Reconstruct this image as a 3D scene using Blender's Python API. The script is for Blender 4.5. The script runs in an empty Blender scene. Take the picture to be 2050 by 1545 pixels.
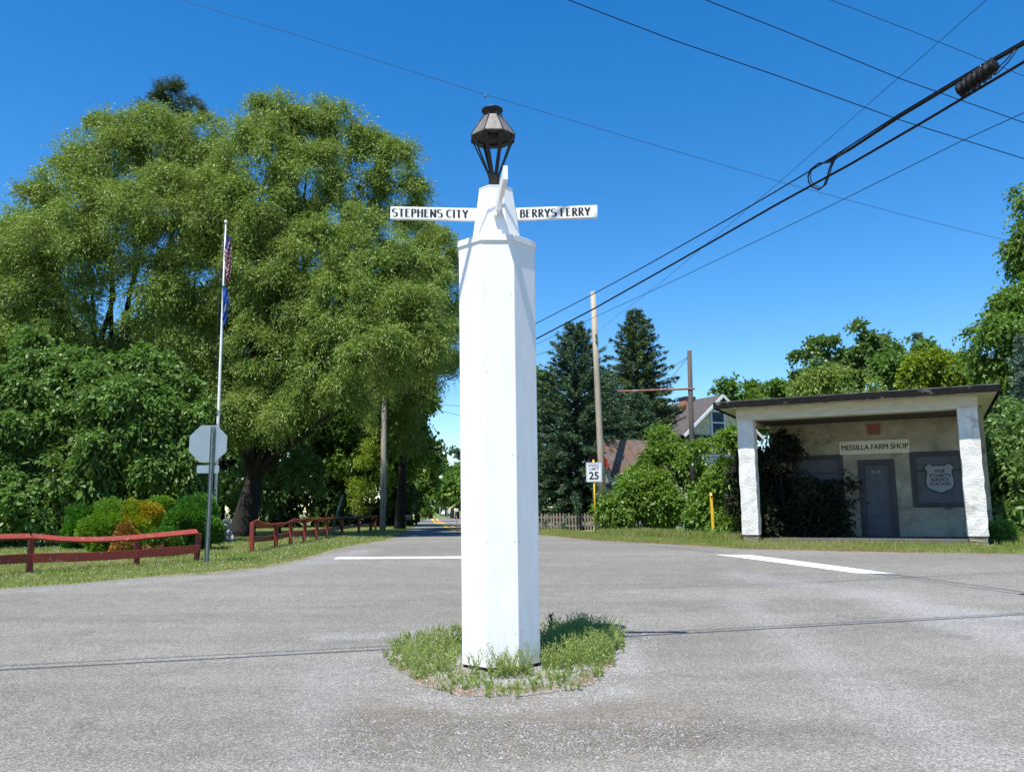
import bpy, bmesh, math, random
import numpy as np
from mathutils import Vector, Matrix
R = math.radians
scn = bpy.context.scene
# ---------------------------------------------------------------- camera
F, CX, CY, EYE = 1640.0, 1025.0, 772.5, 1.6
pitch = math.atan((1020 - 772.5) / F); roll = 0.008
cf = np.array([0, math.cos(pitch), math.sin(pitch)])
_r0 = np.array([1., 0, 0]); _u0 = np.array([0, -math.sin(pitch), math.cos(pitch)])
cr = _r0 * math.cos(roll) - _u0 * math.sin(roll); cu = _u0 * math.cos(roll) + _r0 * math.sin(roll)
C0 = np.array([0, 0, EYE])
cam = bpy.data.cameras.new('camera'); camo = bpy.data.objects.new('camera', cam)
scn.collection.objects.link(camo)
cam.sensor_width = 36; cam.lens = F / 2050 * 36; cam.clip_start = .05; cam.clip_end = 6000
M3 = Matrix((cr, cu, -cf)).transposed()
camo.matrix_world = Matrix.Translation(C0) @ M3.to_4x4()
scn.camera = camo
# ---------------------------------------------------------------- light
SUN_EL = R(66.5); SUN_H = np.array([-.56, -.83]); SUN_H = SUN_H / np.linalg.norm(SUN_H)
to_sun = Vector((SUN_H[0] * math.cos(SUN_EL), SUN_H[1] * math.cos(SUN_EL), math.sin(SUN_EL)))
w = bpy.data.worlds.new('World'); scn.world = w; w.use_nodes = True
nt = w.node_tree; bg = nt.nodes['Background']
sky = nt.nodes.new('ShaderNodeTexSky'); sky.sky_type = 'NISHITA'; sky.sun_disc = False
sky.sun_elevation = SUN_EL; sky.sun_rotation = math.atan2(to_sun.x, to_sun.y)
sky.altitude = 200; sky.air_density = 1.0; sky.dust_density = .1; sky.ozone_density = 3.0
hs = nt.nodes.new('ShaderNodeHueSaturation'); hs.inputs['Saturation'].default_value = 1.38; hs.inputs['Hue'].default_value = .502
nt.links.new(sky.outputs[0], hs.inputs['Color']); nt.links.new(hs.outputs[0], bg.inputs['Color'])
bg.inputs['Strength'].default_value = .112
sl = bpy.data.lights.new('sun', 'SUN'); sl.energy = 4.9; sl.angle = R(.4); sl.color = (1, .955, .88)
so = bpy.data.objects.new('sun', sl); scn.collection.objects.link(so)
so.rotation_euler = to_sun.to_track_quat('Z', 'Y').to_euler()
scn.view_settings.view_transform = 'Standard'; scn.view_settings.look = 'None'
scn.view_settings.exposure = 0.85; scn.view_settings.gamma = 1
scn.cycles.max_bounces = 6; scn.cycles.transparent_max_bounces = 4; scn.cycles.transmission_bounces = 3
# ---------------------------------------------------------------- survey helpers
def ss(a, b, x):
    t = min(1, max(0, (x - a) / (b - a))); return t * t * (3 - 2 * t)
def G0(y): return .6 * ss(4, 24, y) - .15 * ss(50, 90, y) - .15 * ss(90, 200, y)
YS = list(np.arange(-12, 40, .5)) + list(np.arange(40, 100, 3.)) + list(np.arange(100, 221, 10.))
_gy = np.array([-4000.] + YS + [5000.]); _gz = np.array([G0(y) for y in _gy])
def G(y): return float(np.interp(y, _gy, _gz))
def ray(px, py): return cf * F + cr * (px - CX) + cu * (CY - py)
def at(px, py, Y):
    d = ray(px, py); return C0 + d * (Y / d[1])
def gnd(px, py):
    d = ray(px, py); lo = 1.; hi = 1.
    while hi < 900:
        P = C0 + d * (hi / d[1])
        if P[2] < G(hi): break
        lo = hi; hi *= 1.03
    for _ in range(30):
        m = (lo + hi) / 2; P = C0 + d * (m / d[1])
        if P[2] < G(m): hi = m
        else: lo = m
    return C0 + d * (hi / d[1])
# ---------------------------------------------------------------- scene helpers
col = scn.collection
def tag(o, label=None, cat=None, group=None, kind=None):
    if label: o['label'] = label
    if cat: o['category'] = cat
    if group: o['group'] = group
    if kind: o['kind'] = kind
    return o
def empty(name, loc=(0, 0, 0), rz=0):
    o = bpy.data.objects.new(name, None); col.objects.link(o); o.location = loc; o.rotation_euler = (0, 0, rz)
    o.empty_display_size = .1
    return o
def thing(name, label, cat, loc=(0, 0, 0), rz=0, group=None):
    return tag(empty(name, loc, rz), label, cat, group)
def link(name, me, m, parent=None):
    o = bpy.data.objects.new(name, me); col.objects.link(o)
    if m is not None:
        for x in (m if isinstance(m, (list, tuple)) else [m]): me.materials.append(x)
    if parent: o.parent = parent
    return o
class MB:
    def __init__(s): s.v = []; s.f = []; s.mi = []; s.sm = []
    def add(s, vs, fs, mi=0, smooth=False):
        b = len(s.v); s.v += [tuple(map(float, v)) for v in vs]
        for f in fs: s.f.append(tuple(b + i for i in f)); s.mi.append(mi); s.sm.append(smooth)
        return s
    def box(s, x0, x1, y0, y1, z0, z1, mi=0):
        v = [(x, y, z) for z in (z0, z1) for y in (y0, y1) for x in (x0, x1)]
        return s.add(v, [(0, 2, 3, 1), (4, 5, 7, 6), (0, 1, 5, 4), (2, 6, 7, 3), (0, 4, 6, 2), (1, 3, 7, 5)], mi)
    def obox(s, a, b, w, h, mi=0, up=(0, 0, 1)):
        a = Vector(a); b = Vector(b); d = (b - a).normalized(); u = Vector(up); sd = d.cross(u).normalized(); u = sd.cross(d)
        v = []
        for p in (a, b):
            for sx, sz in ((-1, -1), (1, -1), (1, 1), (-1, 1)): v.append(p + sd * (w / 2 * sx) + u * (h / 2 * sz))
        return s.add(v, [(3, 2, 1, 0), (4, 5, 6, 7), (0, 1, 5, 4), (1, 2, 6, 5), (2, 3, 7, 6), (3, 0, 4, 7)], mi)
    def ngon_prism(s, rings, mi=0, smooth=False, caps=True):
        n = len(rings[0]); v = [p for r_ in rings for p in r_]; f = []
        for k in range(len(rings) - 1):
            for i in range(n):
                j = (i + 1) % n; f.append((k * n + i, k * n + j, (k + 1) * n + j, (k + 1) * n + i))
        if caps: f.append(tuple(range(n))[::-1]); f.append(tuple((len(rings) - 1) * n + i for i in range(n)))
        return s.add(v, f, mi, smooth)
    def lathe(s, prof, n=24, c=(0, 0), mi=0, smooth=True, rot=0, caps=True):
        rings = [[(c[0] + r * math.cos(rot + 2 * math.pi * i / n), c[1] + r * math.sin(rot + 2 * math.pi * i / n), z) for i in range(n)] for r, z in prof]
        return s.ngon_prism(rings, mi, smooth, caps)
    def tube(s, pts, rad, n=6, mi=0, smooth=True, caps=True):
        pts = [Vector(p) for p in pts]; m = len(pts)
        if not hasattr(rad, '__len__'): rad = [rad] * m
        rings = []; ref = Vector((.3, .2, 1)).normalized()
        d0 = (pts[-1] - pts[0]).normalized()
        if abs(d0.dot(ref)) > .9: ref = Vector((1, .1, 0)).normalized()
        for i, p in enumerate(pts):
            d = (pts[min(i + 1, m - 1)] - pts[max(i - 1, 0)]).normalized()
            a = d.cross(ref).normalized(); b = d.cross(a)
            rings.append([p + (a * math.cos(2 * math.pi * k / n) + b * math.sin(2 * math.pi * k / n)) * rad[i] for k in range(n)])
        return s.ngon_prism(rings, mi, smooth, caps)
    def build(s, name, m, parent=None, bevel=0):
        me = bpy.data.meshes.new(name); me.from_pydata(s.v, [], s.f)
        me.polygons.foreach_set('material_index', s.mi); me.polygons.foreach_set('use_smooth', s.sm); me.update()
        o = link(name, me, m, parent)
        if bevel:
            b = o.modifiers.new('bevel', 'BEVEL'); b.width = bevel; b.segments = 2; b.limit_method = 'ANGLE'
        return o
def quads(name, Q, m, parent=None, uvmi=None):
    """Q: (n,4,3) array -> one mesh"""
    n = len(Q); me = bpy.data.meshes.new(name)
    me.vertices.add(n * 4); me.vertices.foreach_set('co', np.ascontiguousarray(Q, dtype=np.float32).ravel())
    me.loops.add(n * 4); me.loops.foreach_set('vertex_index', np.arange(n * 4, dtype=np.int32))
    me.polygons.add(n); me.polygons.foreach_set('loop_start', np.arange(0, n * 4, 4, dtype=np.int32))
    me.polygons.foreach_set('loop_total', np.full(n, 4, dtype=np.int32))
    if uvmi is not None: me.polygons.foreach_set('material_index', uvmi.astype(np.int32))
    me.update(calc_edges=True)
    return link(name, me, m, parent)
def cut_sheet(name, poly, off, m, holes=None, xcuts=(), parent=None):
    """flat polygon laid on the terrain, sliced so it follows G exactly"""
    bm = bmesh.new(); vs = [bm.verts.new((p[0], p[1], 0)) for p in poly]
    bm.faces.new(vs); bmesh.ops.triangulate(bm, faces=bm.faces[:])
    y0 = min(p[1] for p in poly); y1 = max(p[1] for p in poly)
    for y in YS:
        if y0 < y < y1:
            bmesh.ops.bisect_plane(bm, geom=bm.verts[:] + bm.edges[:] + bm.faces[:], plane_co=(0, y, 0), plane_no=(0, 1, 0))
    for v in bm.verts: v.co.z = G(v.co.y) + off
    bmesh.ops.recalc_face_normals(bm, faces=bm.faces[:])
    for f in bm.faces:
        if f.normal.z < 0: f.normal_flip()
    me = bpy.data.meshes.new(name); bm.to_mesh(me); bm.free()
    return link(name, me, m, parent)
# ---------------------------------------------------------------- materials
def newmat(name):
    m = bpy.data.materials.new(name); m.use_nodes = True
    return m, m.node_tree, m.node_tree.nodes['Principled BSDF']
def N(nt, t, **kw):
    n = nt.nodes.new(t)
    for k, v in kw.items():
        if k in n.inputs: n.inputs[k].default_value = v
        else: setattr(n, k, v)
    return n
def c4(c): return (c[0], c[1], c[2], 1)
def pmat(name, c1, c2=None, scale=5, rough=.7, bump=0, bscale=None, spec=.3, detail=5, metal=0, lo=.35, hi=.65, stretch=(1, 1, 1), c3=None, c3lo=.6, c3hi=.7, c3scale=2):
    m, nt, p = newmat(name); L = nt.links.new
    p.inputs['Roughness'].default_value = rough; p.inputs['Specular IOR Level'].default_value = spec; p.inputs['Metallic'].default_value = metal
    tc = N(nt, 'ShaderNodeTexCoord'); mp = N(nt, 'ShaderNodeMapping'); mp.inputs['Scale'].default_value = stretch
    L(tc.outputs['Object'], mp.inputs['Vector'])
    if c2 is None: c2 = tuple(x * .8 for x in c1)
    n = N(nt, 'ShaderNodeTexNoise', Scale=scale, Detail=detail, Roughness=.6); L(mp.outputs[0], n.inputs['Vector'])
    rp = N(nt, 'ShaderNodeValToRGB'); rp.color_ramp.elements[0].color = c4(c1); rp.color_ramp.elements[1].color = c4(c2)
    rp.color_ramp.elements[0].position = lo; rp.color_ramp.elements[1].position = hi
    L(n.outputs['Fac'], rp.inputs['Fac']); out = rp.outputs[0]
    if c3:
        n3 = N(nt, 'ShaderNodeTexNoise', Scale=c3scale, Detail=8, Roughness=.7); L(mp.outputs[0], n3.inputs['Vector'])
        r3 = N(nt, 'ShaderNodeMapRange'); r3.inputs[1].default_value = c3lo; r3.inputs[2].default_value = c3hi
        L(n3.outputs['Fac'], r3.inputs[0]); mx = N(nt, 'ShaderNodeMix', data_type='RGBA')
        L(r3.outputs[0], mx.inputs['Factor']); L(out, mx.inputs['A']); mx.inputs['B'].default_value = c4(c3); out = mx.outputs['Result']
    L(out, p.inputs['Base Color'])
    if bump:
        nb = N(nt, 'ShaderNodeTexNoise', Scale=bscale or scale * 4, Detail=4, Roughness=.6); L(mp.outputs[0], nb.inputs['Vector'])
        b = N(nt, 'ShaderNodeBump', Strength=1, Distance=bump); L(nb.outputs['Fac'], b.inputs['Height']); L(b.outputs[0], p.inputs['Normal'])
    return m
def leafmat(name, c1, c2, trans=.35, rough=.45, spec=.5, c3=None, patch=.8):
    m, nt, p = newmat(name); L = nt.links.new
    g = N(nt, 'ShaderNodeNewGeometry'); mx = N(nt, 'ShaderNodeMix', data_type='RGBA')
    L(g.outputs['Random Per Island'], mx.inputs['Factor']); mx.inputs['A'].default_value = c4(c1); mx.inputs['B'].default_value = c4(c2)
    out = mx.outputs['Result']
    tc = N(nt, 'ShaderNodeTexCoord'); n = N(nt, 'ShaderNodeTexNoise', Scale=patch, Detail=2); L(tc.outputs['Object'], n.inputs['Vector'])
    mr = N(nt, 'ShaderNodeMapRange'); mr.inputs[1].default_value = .42; mr.inputs[2].default_value = .62; L(n.outputs['Fac'], mr.inputs[0])
    m2 = N(nt, 'ShaderNodeMix', data_type='RGBA'); L(mr.outputs[0], m2.inputs['Factor']); L(out, m2.inputs['A'])
    m2.inputs['B'].default_value = c4(c3 if c3 else tuple((a + b) / 2 * .85 for a, b in zip(c1, c2)))
    L(m2.outputs['Result'], p.inputs['Base Color']); p.inputs['Roughness'].default_value = rough; p.inputs['Specular IOR Level'].default_value = spec * .75
    tr = N(nt, 'ShaderNodeBsdfTranslucent'); hv = N(nt, 'ShaderNodeHueSaturation'); hv.inputs['Saturation'].default_value = 1.1; hv.inputs['Value'].default_value = 1.5; hv.inputs['Hue'].default_value = .49
    L(m2.outputs['Result'], hv.inputs['Color']); L(hv.outputs[0], tr.inputs['Color'])
    ms = N(nt, 'ShaderNodeMixShader'); ms.inputs[0].default_value = trans
    L(p.outputs[0], ms.inputs[1]); L(tr.outputs[0], ms.inputs[2]); L(ms.outputs[0], nt.nodes['Material Output'].inputs['Surface'])
    return m
def math_node(nt, op, a, b=None, c=None):
    n = nt.nodes.new('ShaderNodeMath'); n.operation = op
    for i, x in enumerate((a, b, c)):
        if x is None: continue
        if isinstance(x, (int, float)): n.inputs[i].default_value = x
        else: nt.links.new(x, n.inputs[i])
    return n.outputs[0]
def smooth(nt, x, a, b):
    n = nt.nodes.new('ShaderNodeMapRange'); n.interpolation_type = 'SMOOTHSTEP'; n.inputs[1].default_value = a; n.inputs[2].default_value = b
    nt.links.new(x, n.inputs[0]); return n.outputs[0]
def asphalt_mat(streaks):
    m, nt, p = newmat('worn_asphalt'); L = nt.links.new
    tc = N(nt, 'ShaderNodeTexCoord'); P = tc.outputs['Object']
    sep = N(nt, 'ShaderNodeSeparateXYZ'); L(P, sep.inputs[0]); X, Y = sep.outputs[0], sep.outputs[1]
    def noise(s, d=5, r=.6, vec=None):
        n = N(nt, 'ShaderNodeTexNoise', Scale=s, Detail=d, Roughness=r); L(vec or P, n.inputs['Vector']); return n.outputs['Fac']
    big = noise(.35, 4); mid = noise(2.2, 6, .65); fine = noise(70, 3, .7)
    vo = N(nt, 'ShaderNodeTexVoronoi', Scale=85); L(P, vo.inputs['Vector'])
    vs = N(nt, 'ShaderNodeSeparateColor'); L(vo.outputs['Color'], vs.inputs[0]); chip = vs.outputs[0]
    cr_ = N(nt, 'ShaderNodeValToRGB'); e = cr_.color_ramp.elements; e[0].position = .1; e[0].color = (.094, .089, .078, 1); e[1].position = .97; e[1].color = (.34, .325, .292, 1)
    e1 = cr_.color_ramp.elements.new(.5); e1.color = (.150, .143, .127, 1)
    v = math_node(nt, 'ADD', math_node(nt, 'MULTIPLY', chip, .62), math_node(nt, 'MULTIPLY', fine, .38)); L(v, cr_.inputs['Fac'])
    # broad tone: stretched tyre-worn bands + blotches
    mp = N(nt, 'ShaderNodeMapping'); mp.inputs['Scale'].default_value = (.12, .75, 1); mp.inputs['Rotation'].default_value = (0, 0, R(12)); L(P, mp.inputs['Vector'])
    band = noise(1.0, 5, .6, mp.outputs[0])
    tone = math_node(nt, 'ADD', math_node(nt, 'MULTIPLY', smooth(nt, band, .3, .7), .34), math_node(nt, 'MULTIPLY', smooth(nt, mid, .3, .7), .16))
    tone = math_node(nt, 'ADD', tone, .80)
    mx = N(nt, 'ShaderNodeMix', data_type='RGBA', blend_type='MULTIPLY'); mx.inputs['Factor'].default_value = 1; L(cr_.outputs[0], mx.inputs['A'])
    cmb = N(nt, 'ShaderNodeCombineColor'); [L(tone, cmb.inputs[i]) for i in range(3)]; L(cmb.outputs[0], mx.inputs['B']); colr = mx.outputs['Result']
    # loose gravel spread over the surface
    acc = None
    wob = math_node(nt, 'MULTIPLY', math_node(nt, 'SUBTRACT', noise(1.6, 6, .7), .5), 1.7)
    for (ax, ay, bx, by, rad, st) in streaks:
        dx, dy = bx - ax, by - ay; l2 = dx * dx + dy * dy + 1e-6
        t = math_node(nt, 'ADD', math_node(nt, 'MULTIPLY', math_node(nt, 'SUBTRACT', X, ax), dx / l2), math_node(nt, 'MULTIPLY', math_node(nt, 'SUBTRACT', Y, ay), dy / l2))
        n = nt.nodes.new('ShaderNodeClamp'); L(t, n.inputs[0]); t = n.outputs[0]
        ex = math_node(nt, 'SUBTRACT', math_node(nt, 'SUBTRACT', X, ax), math_node(nt, 'MULTIPLY', t, dx)); ey = math_node(nt, 'SUBTRACT', math_node(nt, 'SUBTRACT', Y, ay), math_node(nt, 'MULTIPLY', t, dy))
        d = math_node(nt, 'SQRT', math_node(nt, 'ADD', math_node(nt, 'MULTIPLY', ex, ex), math_node(nt, 'MULTIPLY', ey, ey)))
        d = math_node(nt, 'ADD', math_node(nt, 'DIVIDE', d, rad), wob)
        k = math_node(nt, 'MULTIPLY', smooth(nt, d, 1.3, -.1), st * .72); acc = k if acc is None else math_node(nt, 'MAXIMUM', acc, k)
    cov = math_node(nt, 'GREATER_THAN', acc, math_node(nt, 'ADD', math_node(nt, 'MULTIPLY', vs.outputs[1], .8), .1))
    cov = math_node(nt, 'ADD', math_node(nt, 'MULTIPLY', cov, .7), math_node(nt, 'MULTIPLY', acc, .3))
    gr = N(nt, 'ShaderNodeValToRGB'); gr.color_ramp.elements[0].color = (.13, .13, .13, 1); gr.color_ramp.elements[1].color = (.40, .395, .385, 1); L(vs.outputs[2], gr.inputs['Fac'])
    m3 = N(nt, 'ShaderNodeMix', data_type='RGBA'); L(cov, m3.inputs['Factor']); L(colr, m3.inputs['A']); L(gr.outputs[0], m3.inputs['B']); colr = m3.outputs['Result']
    # dark tar patches and oil drips
    pt = smooth(nt, noise(.5, 4, .55, mp.outputs[0]), .50, .70); m5 = N(nt, 'ShaderNodeMix', data_type='RGBA'); L(math_node(nt, 'MULTIPLY', pt, .35), m5.inputs['Factor']); L(colr, m5.inputs['A']); m5.inputs['B'].default_value = (.085, .08, .07, 1); colr = m5.outputs['Result']
    oi = smooth(nt, noise(1.1, 2, .5), .70, .76); m6 = N(nt, 'ShaderNodeMix', data_type='RGBA'); L(math_node(nt, 'MULTIPLY', oi, .12), m6.inputs['Factor']); L(colr, m6.inputs['A']); m6.inputs['B'].default_value = (.05, .045, .04, 1); colr = m6.outputs['Result']
    def blob(ax, ay, rx, ry):
        ex = math_node(nt, 'DIVIDE', math_node(nt, 'SUBTRACT', X, ax), rx); ey = math_node(nt, 'DIVIDE', math_node(nt, 'SUBTRACT', Y, ay), ry)
        return smooth(nt, math_node(nt, 'ADD', math_node(nt, 'ADD', math_node(nt, 'MULTIPLY', ex, ex), math_node(nt, 'MULTIPLY', ey, ey)), math_node(nt, 'MULTIPLY', wob, .6)), 1.3, .2)
    gz = blob(.1, 6.3, 1.9, 1.1); m7 = N(nt, 'ShaderNodeMix', data_type='RGBA', blend_type='MULTIPLY'); L(math_node(nt, 'MULTIPLY', gz, .55), m7.inputs['Factor']); L(colr, m7.inputs['A']); m7.inputs['B'].default_value = (.72, .64, .52, 1); colr = m7.outputs['Result']
    # fine cracks
    mpc = N(nt, 'ShaderNodeMapping'); mpc.inputs['Scale'].default_value = (.12, .33, 1); L(P, mpc.inputs['Vector'])
    nd = N(nt, 'ShaderNodeTexNoise', Scale=1.3, Detail=5); L(P, nd.inputs['Vector'])
    av = N(nt, 'ShaderNodeVectorMath', operation='MULTIPLY_ADD'); L(nd.outputs['Color'], av.inputs[0]); av.inputs[1].default_value = (.5, .5, 0); L(mpc.outputs[0], av.inputs[2])
    vc = N(nt, 'ShaderNodeTexVoronoi', Scale=1.0, feature='DISTANCE_TO_EDGE'); L(av.outputs[0], vc.inputs['Vector'])
    crk = math_node(nt, 'MULTIPLY', smooth(nt, vc.outputs['Distance'], .008, .001), math_node(nt, 'MULTIPLY', smooth(nt, big, .48, .58), .32))
    m4 = N(nt, 'ShaderNodeMix', data_type='RGBA'); L(crk, m4.inputs['Factor']); L(colr, m4.inputs['A']); m4.inputs['B'].default_value = (.05, .048, .045, 1)
    L(m4.outputs['Result'], p.inputs['Base Color']); p.inputs['Roughness'].default_value = .85; p.inputs['Specular IOR Level'].default_value = .25
    b = N(nt, 'ShaderNodeBump', Strength=.8, Distance=.006); L(math_node(nt, 'ADD', chip, fine), b.inputs['Height']); L(b.outputs[0], p.inputs['Normal'])
    return m
def stripes_mat(name, c, cdark, pitch_, axis=2, duty=.86, rough=.7, noise=.15):
    """clapboards / shingles: dark joints every pitch_ metres"""
    m, nt, p = newmat(name); L = nt.links.new
    tc = N(nt, 'ShaderNodeTexCoord'); sep = N(nt, 'ShaderNodeSeparateXYZ'); L(tc.outputs['Object'], sep.inputs[0])
    fr = math_node(nt, 'FRACT', math_node(nt, 'DIVIDE', sep.outputs[axis], pitch_)); g = math_node(nt, 'GREATER_THAN', fr, duty)
    n = N(nt, 'ShaderNodeTexNoise', Scale=4, Detail=6); L(tc.outputs['Object'], n.inputs['Vector'])
    rp = N(nt, 'ShaderNodeValToRGB'); rp.color_ramp.elements[0].position = .35; rp.color_ramp.elements[1].position = .6
    rp.color_ramp.elements[0].color = c4(tuple(x * (1 - noise * 2) for x in c)); rp.color_ramp.elements[1].color = c4(c); L(n.outputs['Fac'], rp.inputs['Fac'])
    mx = N(nt, 'ShaderNodeMix', data_type='RGBA'); L(g, mx.inputs['Factor']); L(rp.outputs[0], mx.inputs['A']); mx.inputs['B'].default_value = c4(cdark)
    L(mx.outputs['Result'], p.inputs['Base Color']); p.inputs['Roughness'].default_value = rough
    b = N(nt, 'ShaderNodeBump', Strength=1, Distance=.02); L(fr, b.inputs['Height']); L(b.outputs[0], p.inputs['Normal'])
    return m
def brick_mat():
    m, nt, p = newmat('red_brick'); L = nt.links.new
    tc = N(nt, 'ShaderNodeTexCoord'); mp = N(nt, 'ShaderNodeMapping'); mp.inputs['Rotation'].default_value = (R(90), 0, 0); L(tc.outputs['Object'], mp.inputs['Vector'])
    b = N(nt, 'ShaderNodeTexBrick', Scale=1.0); b.inputs['Brick Width'].default_value = .24; b.inputs['Row Height'].default_value = .085; b.inputs['Mortar Size'].default_value = .012
    b.inputs['Color1'].default_value = (.33, .09, .045, 1); b.inputs['Color2'].default_value = (.42, .15, .08, 1); b.inputs['Mortar'].default_value = (.4, .36, .3, 1)
    L(mp.outputs[0], b.inputs['Vector']); L(b.outputs['Color'], p.inputs['Base Color']); p.inputs['Roughness'].default_value = .9
    return m
MT = {}
MT['white'] = pmat('white_paint', (.80, .80, .79), (.74, .735, .71), 3, .45, .0015, 9, stretch=(6, 6, .8), c3=(.50, .49, .46), c3lo=.70, c3hi=.74, c3scale=9)
MT['whitesign'] = pmat('sign_white_paint', (.80, .79, .76), (.72, .70, .66), 12, .5, .001, 30)
MT['black'] = pmat('black_lettering', (.012, .012, .014), (.02, .02, .022), 20, .5)
MT['lantern'] = pmat('weathered_copper', (.16, .145, .13), (.085, .078, .072), 14, .5, .001, 30, spec=.5, c3=(.12, .15, .08), c3lo=.58, c3hi=.68, c3scale=9)
MT['lanternd'] = pmat('dark_iron', (.024, .021, .021), (.014, .013, .013), 20, .5)
MT['paintline'] = pmat('worn_line_paint', (.78, .77, .74), (.62, .61, .58), 6, .7, .002, 60, c3=(.25, .24, .22), c3lo=.55, c3hi=.63, c3scale=9)
MT['yellowline'] = pmat('yellow_line_paint', (.72, .42, .03), (.6, .33, .03), 6, .7)
MT['bark'] = pmat('bark', (.013, .011, .009), (.028, .024, .019), 6, .95, .03, 14, stretch=(3, 3, .7))  # bark colour lowered to stand in for canopy shade on the trunks
MT['polewood'] = pmat('weathered_pole_wood', (.30, .25, .19), (.40, .36, .29), 5, .85, .006, 20, stretch=(8, 8, .4), c3=(.32, .13, .05), c3lo=.58, c3hi=.66, c3scale=1.0)
MT['polegray'] = pmat('grey_pole_wood', (.30, .27, .24), (.44, .41, .37), 5, .85, .006, 20, stretch=(8, 8, .4), c3=(.11, .075, .055), c3lo=.52, c3hi=.62, c3scale=.9)
MT['poledark'] = pmat('creosote_wood', (.045, .038, .034), (.09, .08, .07), 6, .8, .004, 20, stretch=(8, 8, .4))
MT['rust'] = pmat('rusty_pipe', (.30, .11, .06), (.20, .10, .08), 12, .7, c3=(.35, .3, .27), c3lo=.55, c3hi=.62)
MT['cable'] = pmat('cable_rubber', (.006, .006, .007), (.011, .011, .012), 10, .6, spec=.15)
MT['cablegray'] = pmat('cable_grey', (.05, .05, .055), (.03, .03, .035), 10, .5)
MT['redfence'] = pmat('red_fence_paint', (.235, .038, .024), (.165, .028, .019), 5, .6, .002, 30, stretch=(1, 1, 1), c3=(.34, .16, .12), c3lo=.58, c3hi=.72, c3scale=5)
MT['signalu'] = pmat('bare_aluminium', (.33, .385, .41), (.28, .33, .355), 2, .42, metal=.5, spec=.5, c3=(.3, .35, .4), c3lo=.64, c3hi=.75)
MT['galv'] = pmat('galvanised_green', (.13, .17, .17), (.19, .23, .23), 14, .5, metal=.4)
MT['redpaint'] = pmat('red_reflective', (.5, .02, .02), None, 5, .4)
MT['yellowpost'] = pmat('yellow_post_paint', (.75, .47, .03), (.68, .40, .03), 8, .6)
MT['signface'] = pmat('reflective_white', (.72, .74, .76), (.66, .68, .7), 4, .5)
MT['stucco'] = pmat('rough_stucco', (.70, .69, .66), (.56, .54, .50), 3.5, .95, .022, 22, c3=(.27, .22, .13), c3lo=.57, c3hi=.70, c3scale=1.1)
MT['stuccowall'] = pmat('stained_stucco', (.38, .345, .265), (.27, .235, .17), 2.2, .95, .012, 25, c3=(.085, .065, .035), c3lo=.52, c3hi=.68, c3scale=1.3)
MT['creamwood'] = pmat('cream_trim_paint', (.56, .53, .43), (.44, .41, .31), 2.5, .75, .002, 20, stretch=(1, 1, 4), c3=(.2, .17, .11), c3lo=.62, c3hi=.7)
MT['fascia'] = pmat('peeling_black_fascia', (.010, .010, .010), (.018, .017, .016), 6, .8, .004, 20, stretch=(1, 1, 2), spec=.05, c3=(.14, .13, .115), c3lo=.58, c3hi=.63, c3scale=2.2)
MT['tar'] = pmat('tar_roof', (.07, .068, .065), (.045, .044, .042), 5, .9, .01, 30)
MT['greydoor'] = pmat('slate_grey_paint', (.095, .10, .11), (.075, .08, .088), 4, .6)
MT['greyframe'] = pmat('dark_grey_paint', (.055, .052, .058), (.042, .04, .044), 4, .6)
MT['shieldgrey'] = pmat('shield_grey_paint', (.27, .28, .285), (.23, .24, .245), 4, .6)
MT['concrete'] = pmat('old_concrete', (.42, .38, .33), (.30, .27, .23), 5, .95, .01, 30, c3=(.14, .12, .09), c3lo=.55, c3hi=.7)
MT['stonebase'] = pmat('exposed_masonry', (.36, .32, .26), (.22, .18, .14), 9, .95, .03, 18, stretch=(1, 1, 5), c3=(.10, .06, .04), c3lo=.55, c3hi=.65)
MT['redsign'] = pmat('faded_red_sign', (.40, .10, .07), (.28, .07, .05), 9, .7, c3=(.10, .05, .04), c3lo=.58, c3hi=.62, c3scale=20)
MT['redhot'] = pmat('red_glass', (.4, .04, .03), None, 5, .4)
MT['creamwall'] = stripes_mat('cream_shingles', (.74, .68, .46), (.50, .46, .32), .18)
MT['greenwall'] = stripes_mat('green_shingles', (.13, .17, .14), (.06, .08, .07), .15)
MT['whiteclap'] = stripes_mat('white_clapboards', (.72, .72, .68), (.10, .10, .10), .155, duty=.80, noise=.2)
MT['slate'] = stripes_mat('grey_roof_shingles', (.085, .075, .075), (.05, .045, .045), .14)
MT['rustroof'] = pmat('rusty_metal_roof', (.17, .085, .05), (.14, .12, .105), 1.6, .8, .004, 10, c3=(.085, .065, .055), c3lo=.5, c3hi=.65, c3scale=3)
MT['whitetrim'] = pmat('white_trim', (.75, .76, .78), (.66, .67, .69), 4, .6)
MT['brick'] = brick_mat()
MT['glass'] = pmat('window_glass', (.03, .055, .09), (.06, .09, .13), 2, .08, spec=1.0)
MT['picket'] = pmat('weathered_picket', (.30, .25, .21), (.20, .165, .14), 7, .9)
MT['stone'] = pmat('grey_fieldstone', (.34, .33, .31), (.20, .19, .18), 5, .95, .03, 12, c3=(.09, .085, .08), c3lo=.52, c3hi=.6, c3scale=6)
MT['pole_white'] = pmat('flagpole_white', (.78, .79, .8), (.7, .71, .73), 5, .4)
MT['flagred'] = pmat('flag_red', (.26, .02, .02), None, 5, .8); MT['flagwhite'] = pmat('flag_white', (.42, .42, .45), None, 5, .8)
MT['flagblue'] = pmat('flag_blue', (.012, .03, .14), None, 5, .8); MT['flagblue2'] = pmat('flag_royal_blue', (.02, .09, .36), (.015, .06, .25), 5, .8)
MT['soil'] = pmat('lawn_soil', (.10, .14, .035), (.17, .19, .07), 2.5, .98, .02, 30, c3=(.19, .16, .09), c3lo=.6, c3hi=.72, c3scale=1.1)
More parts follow.
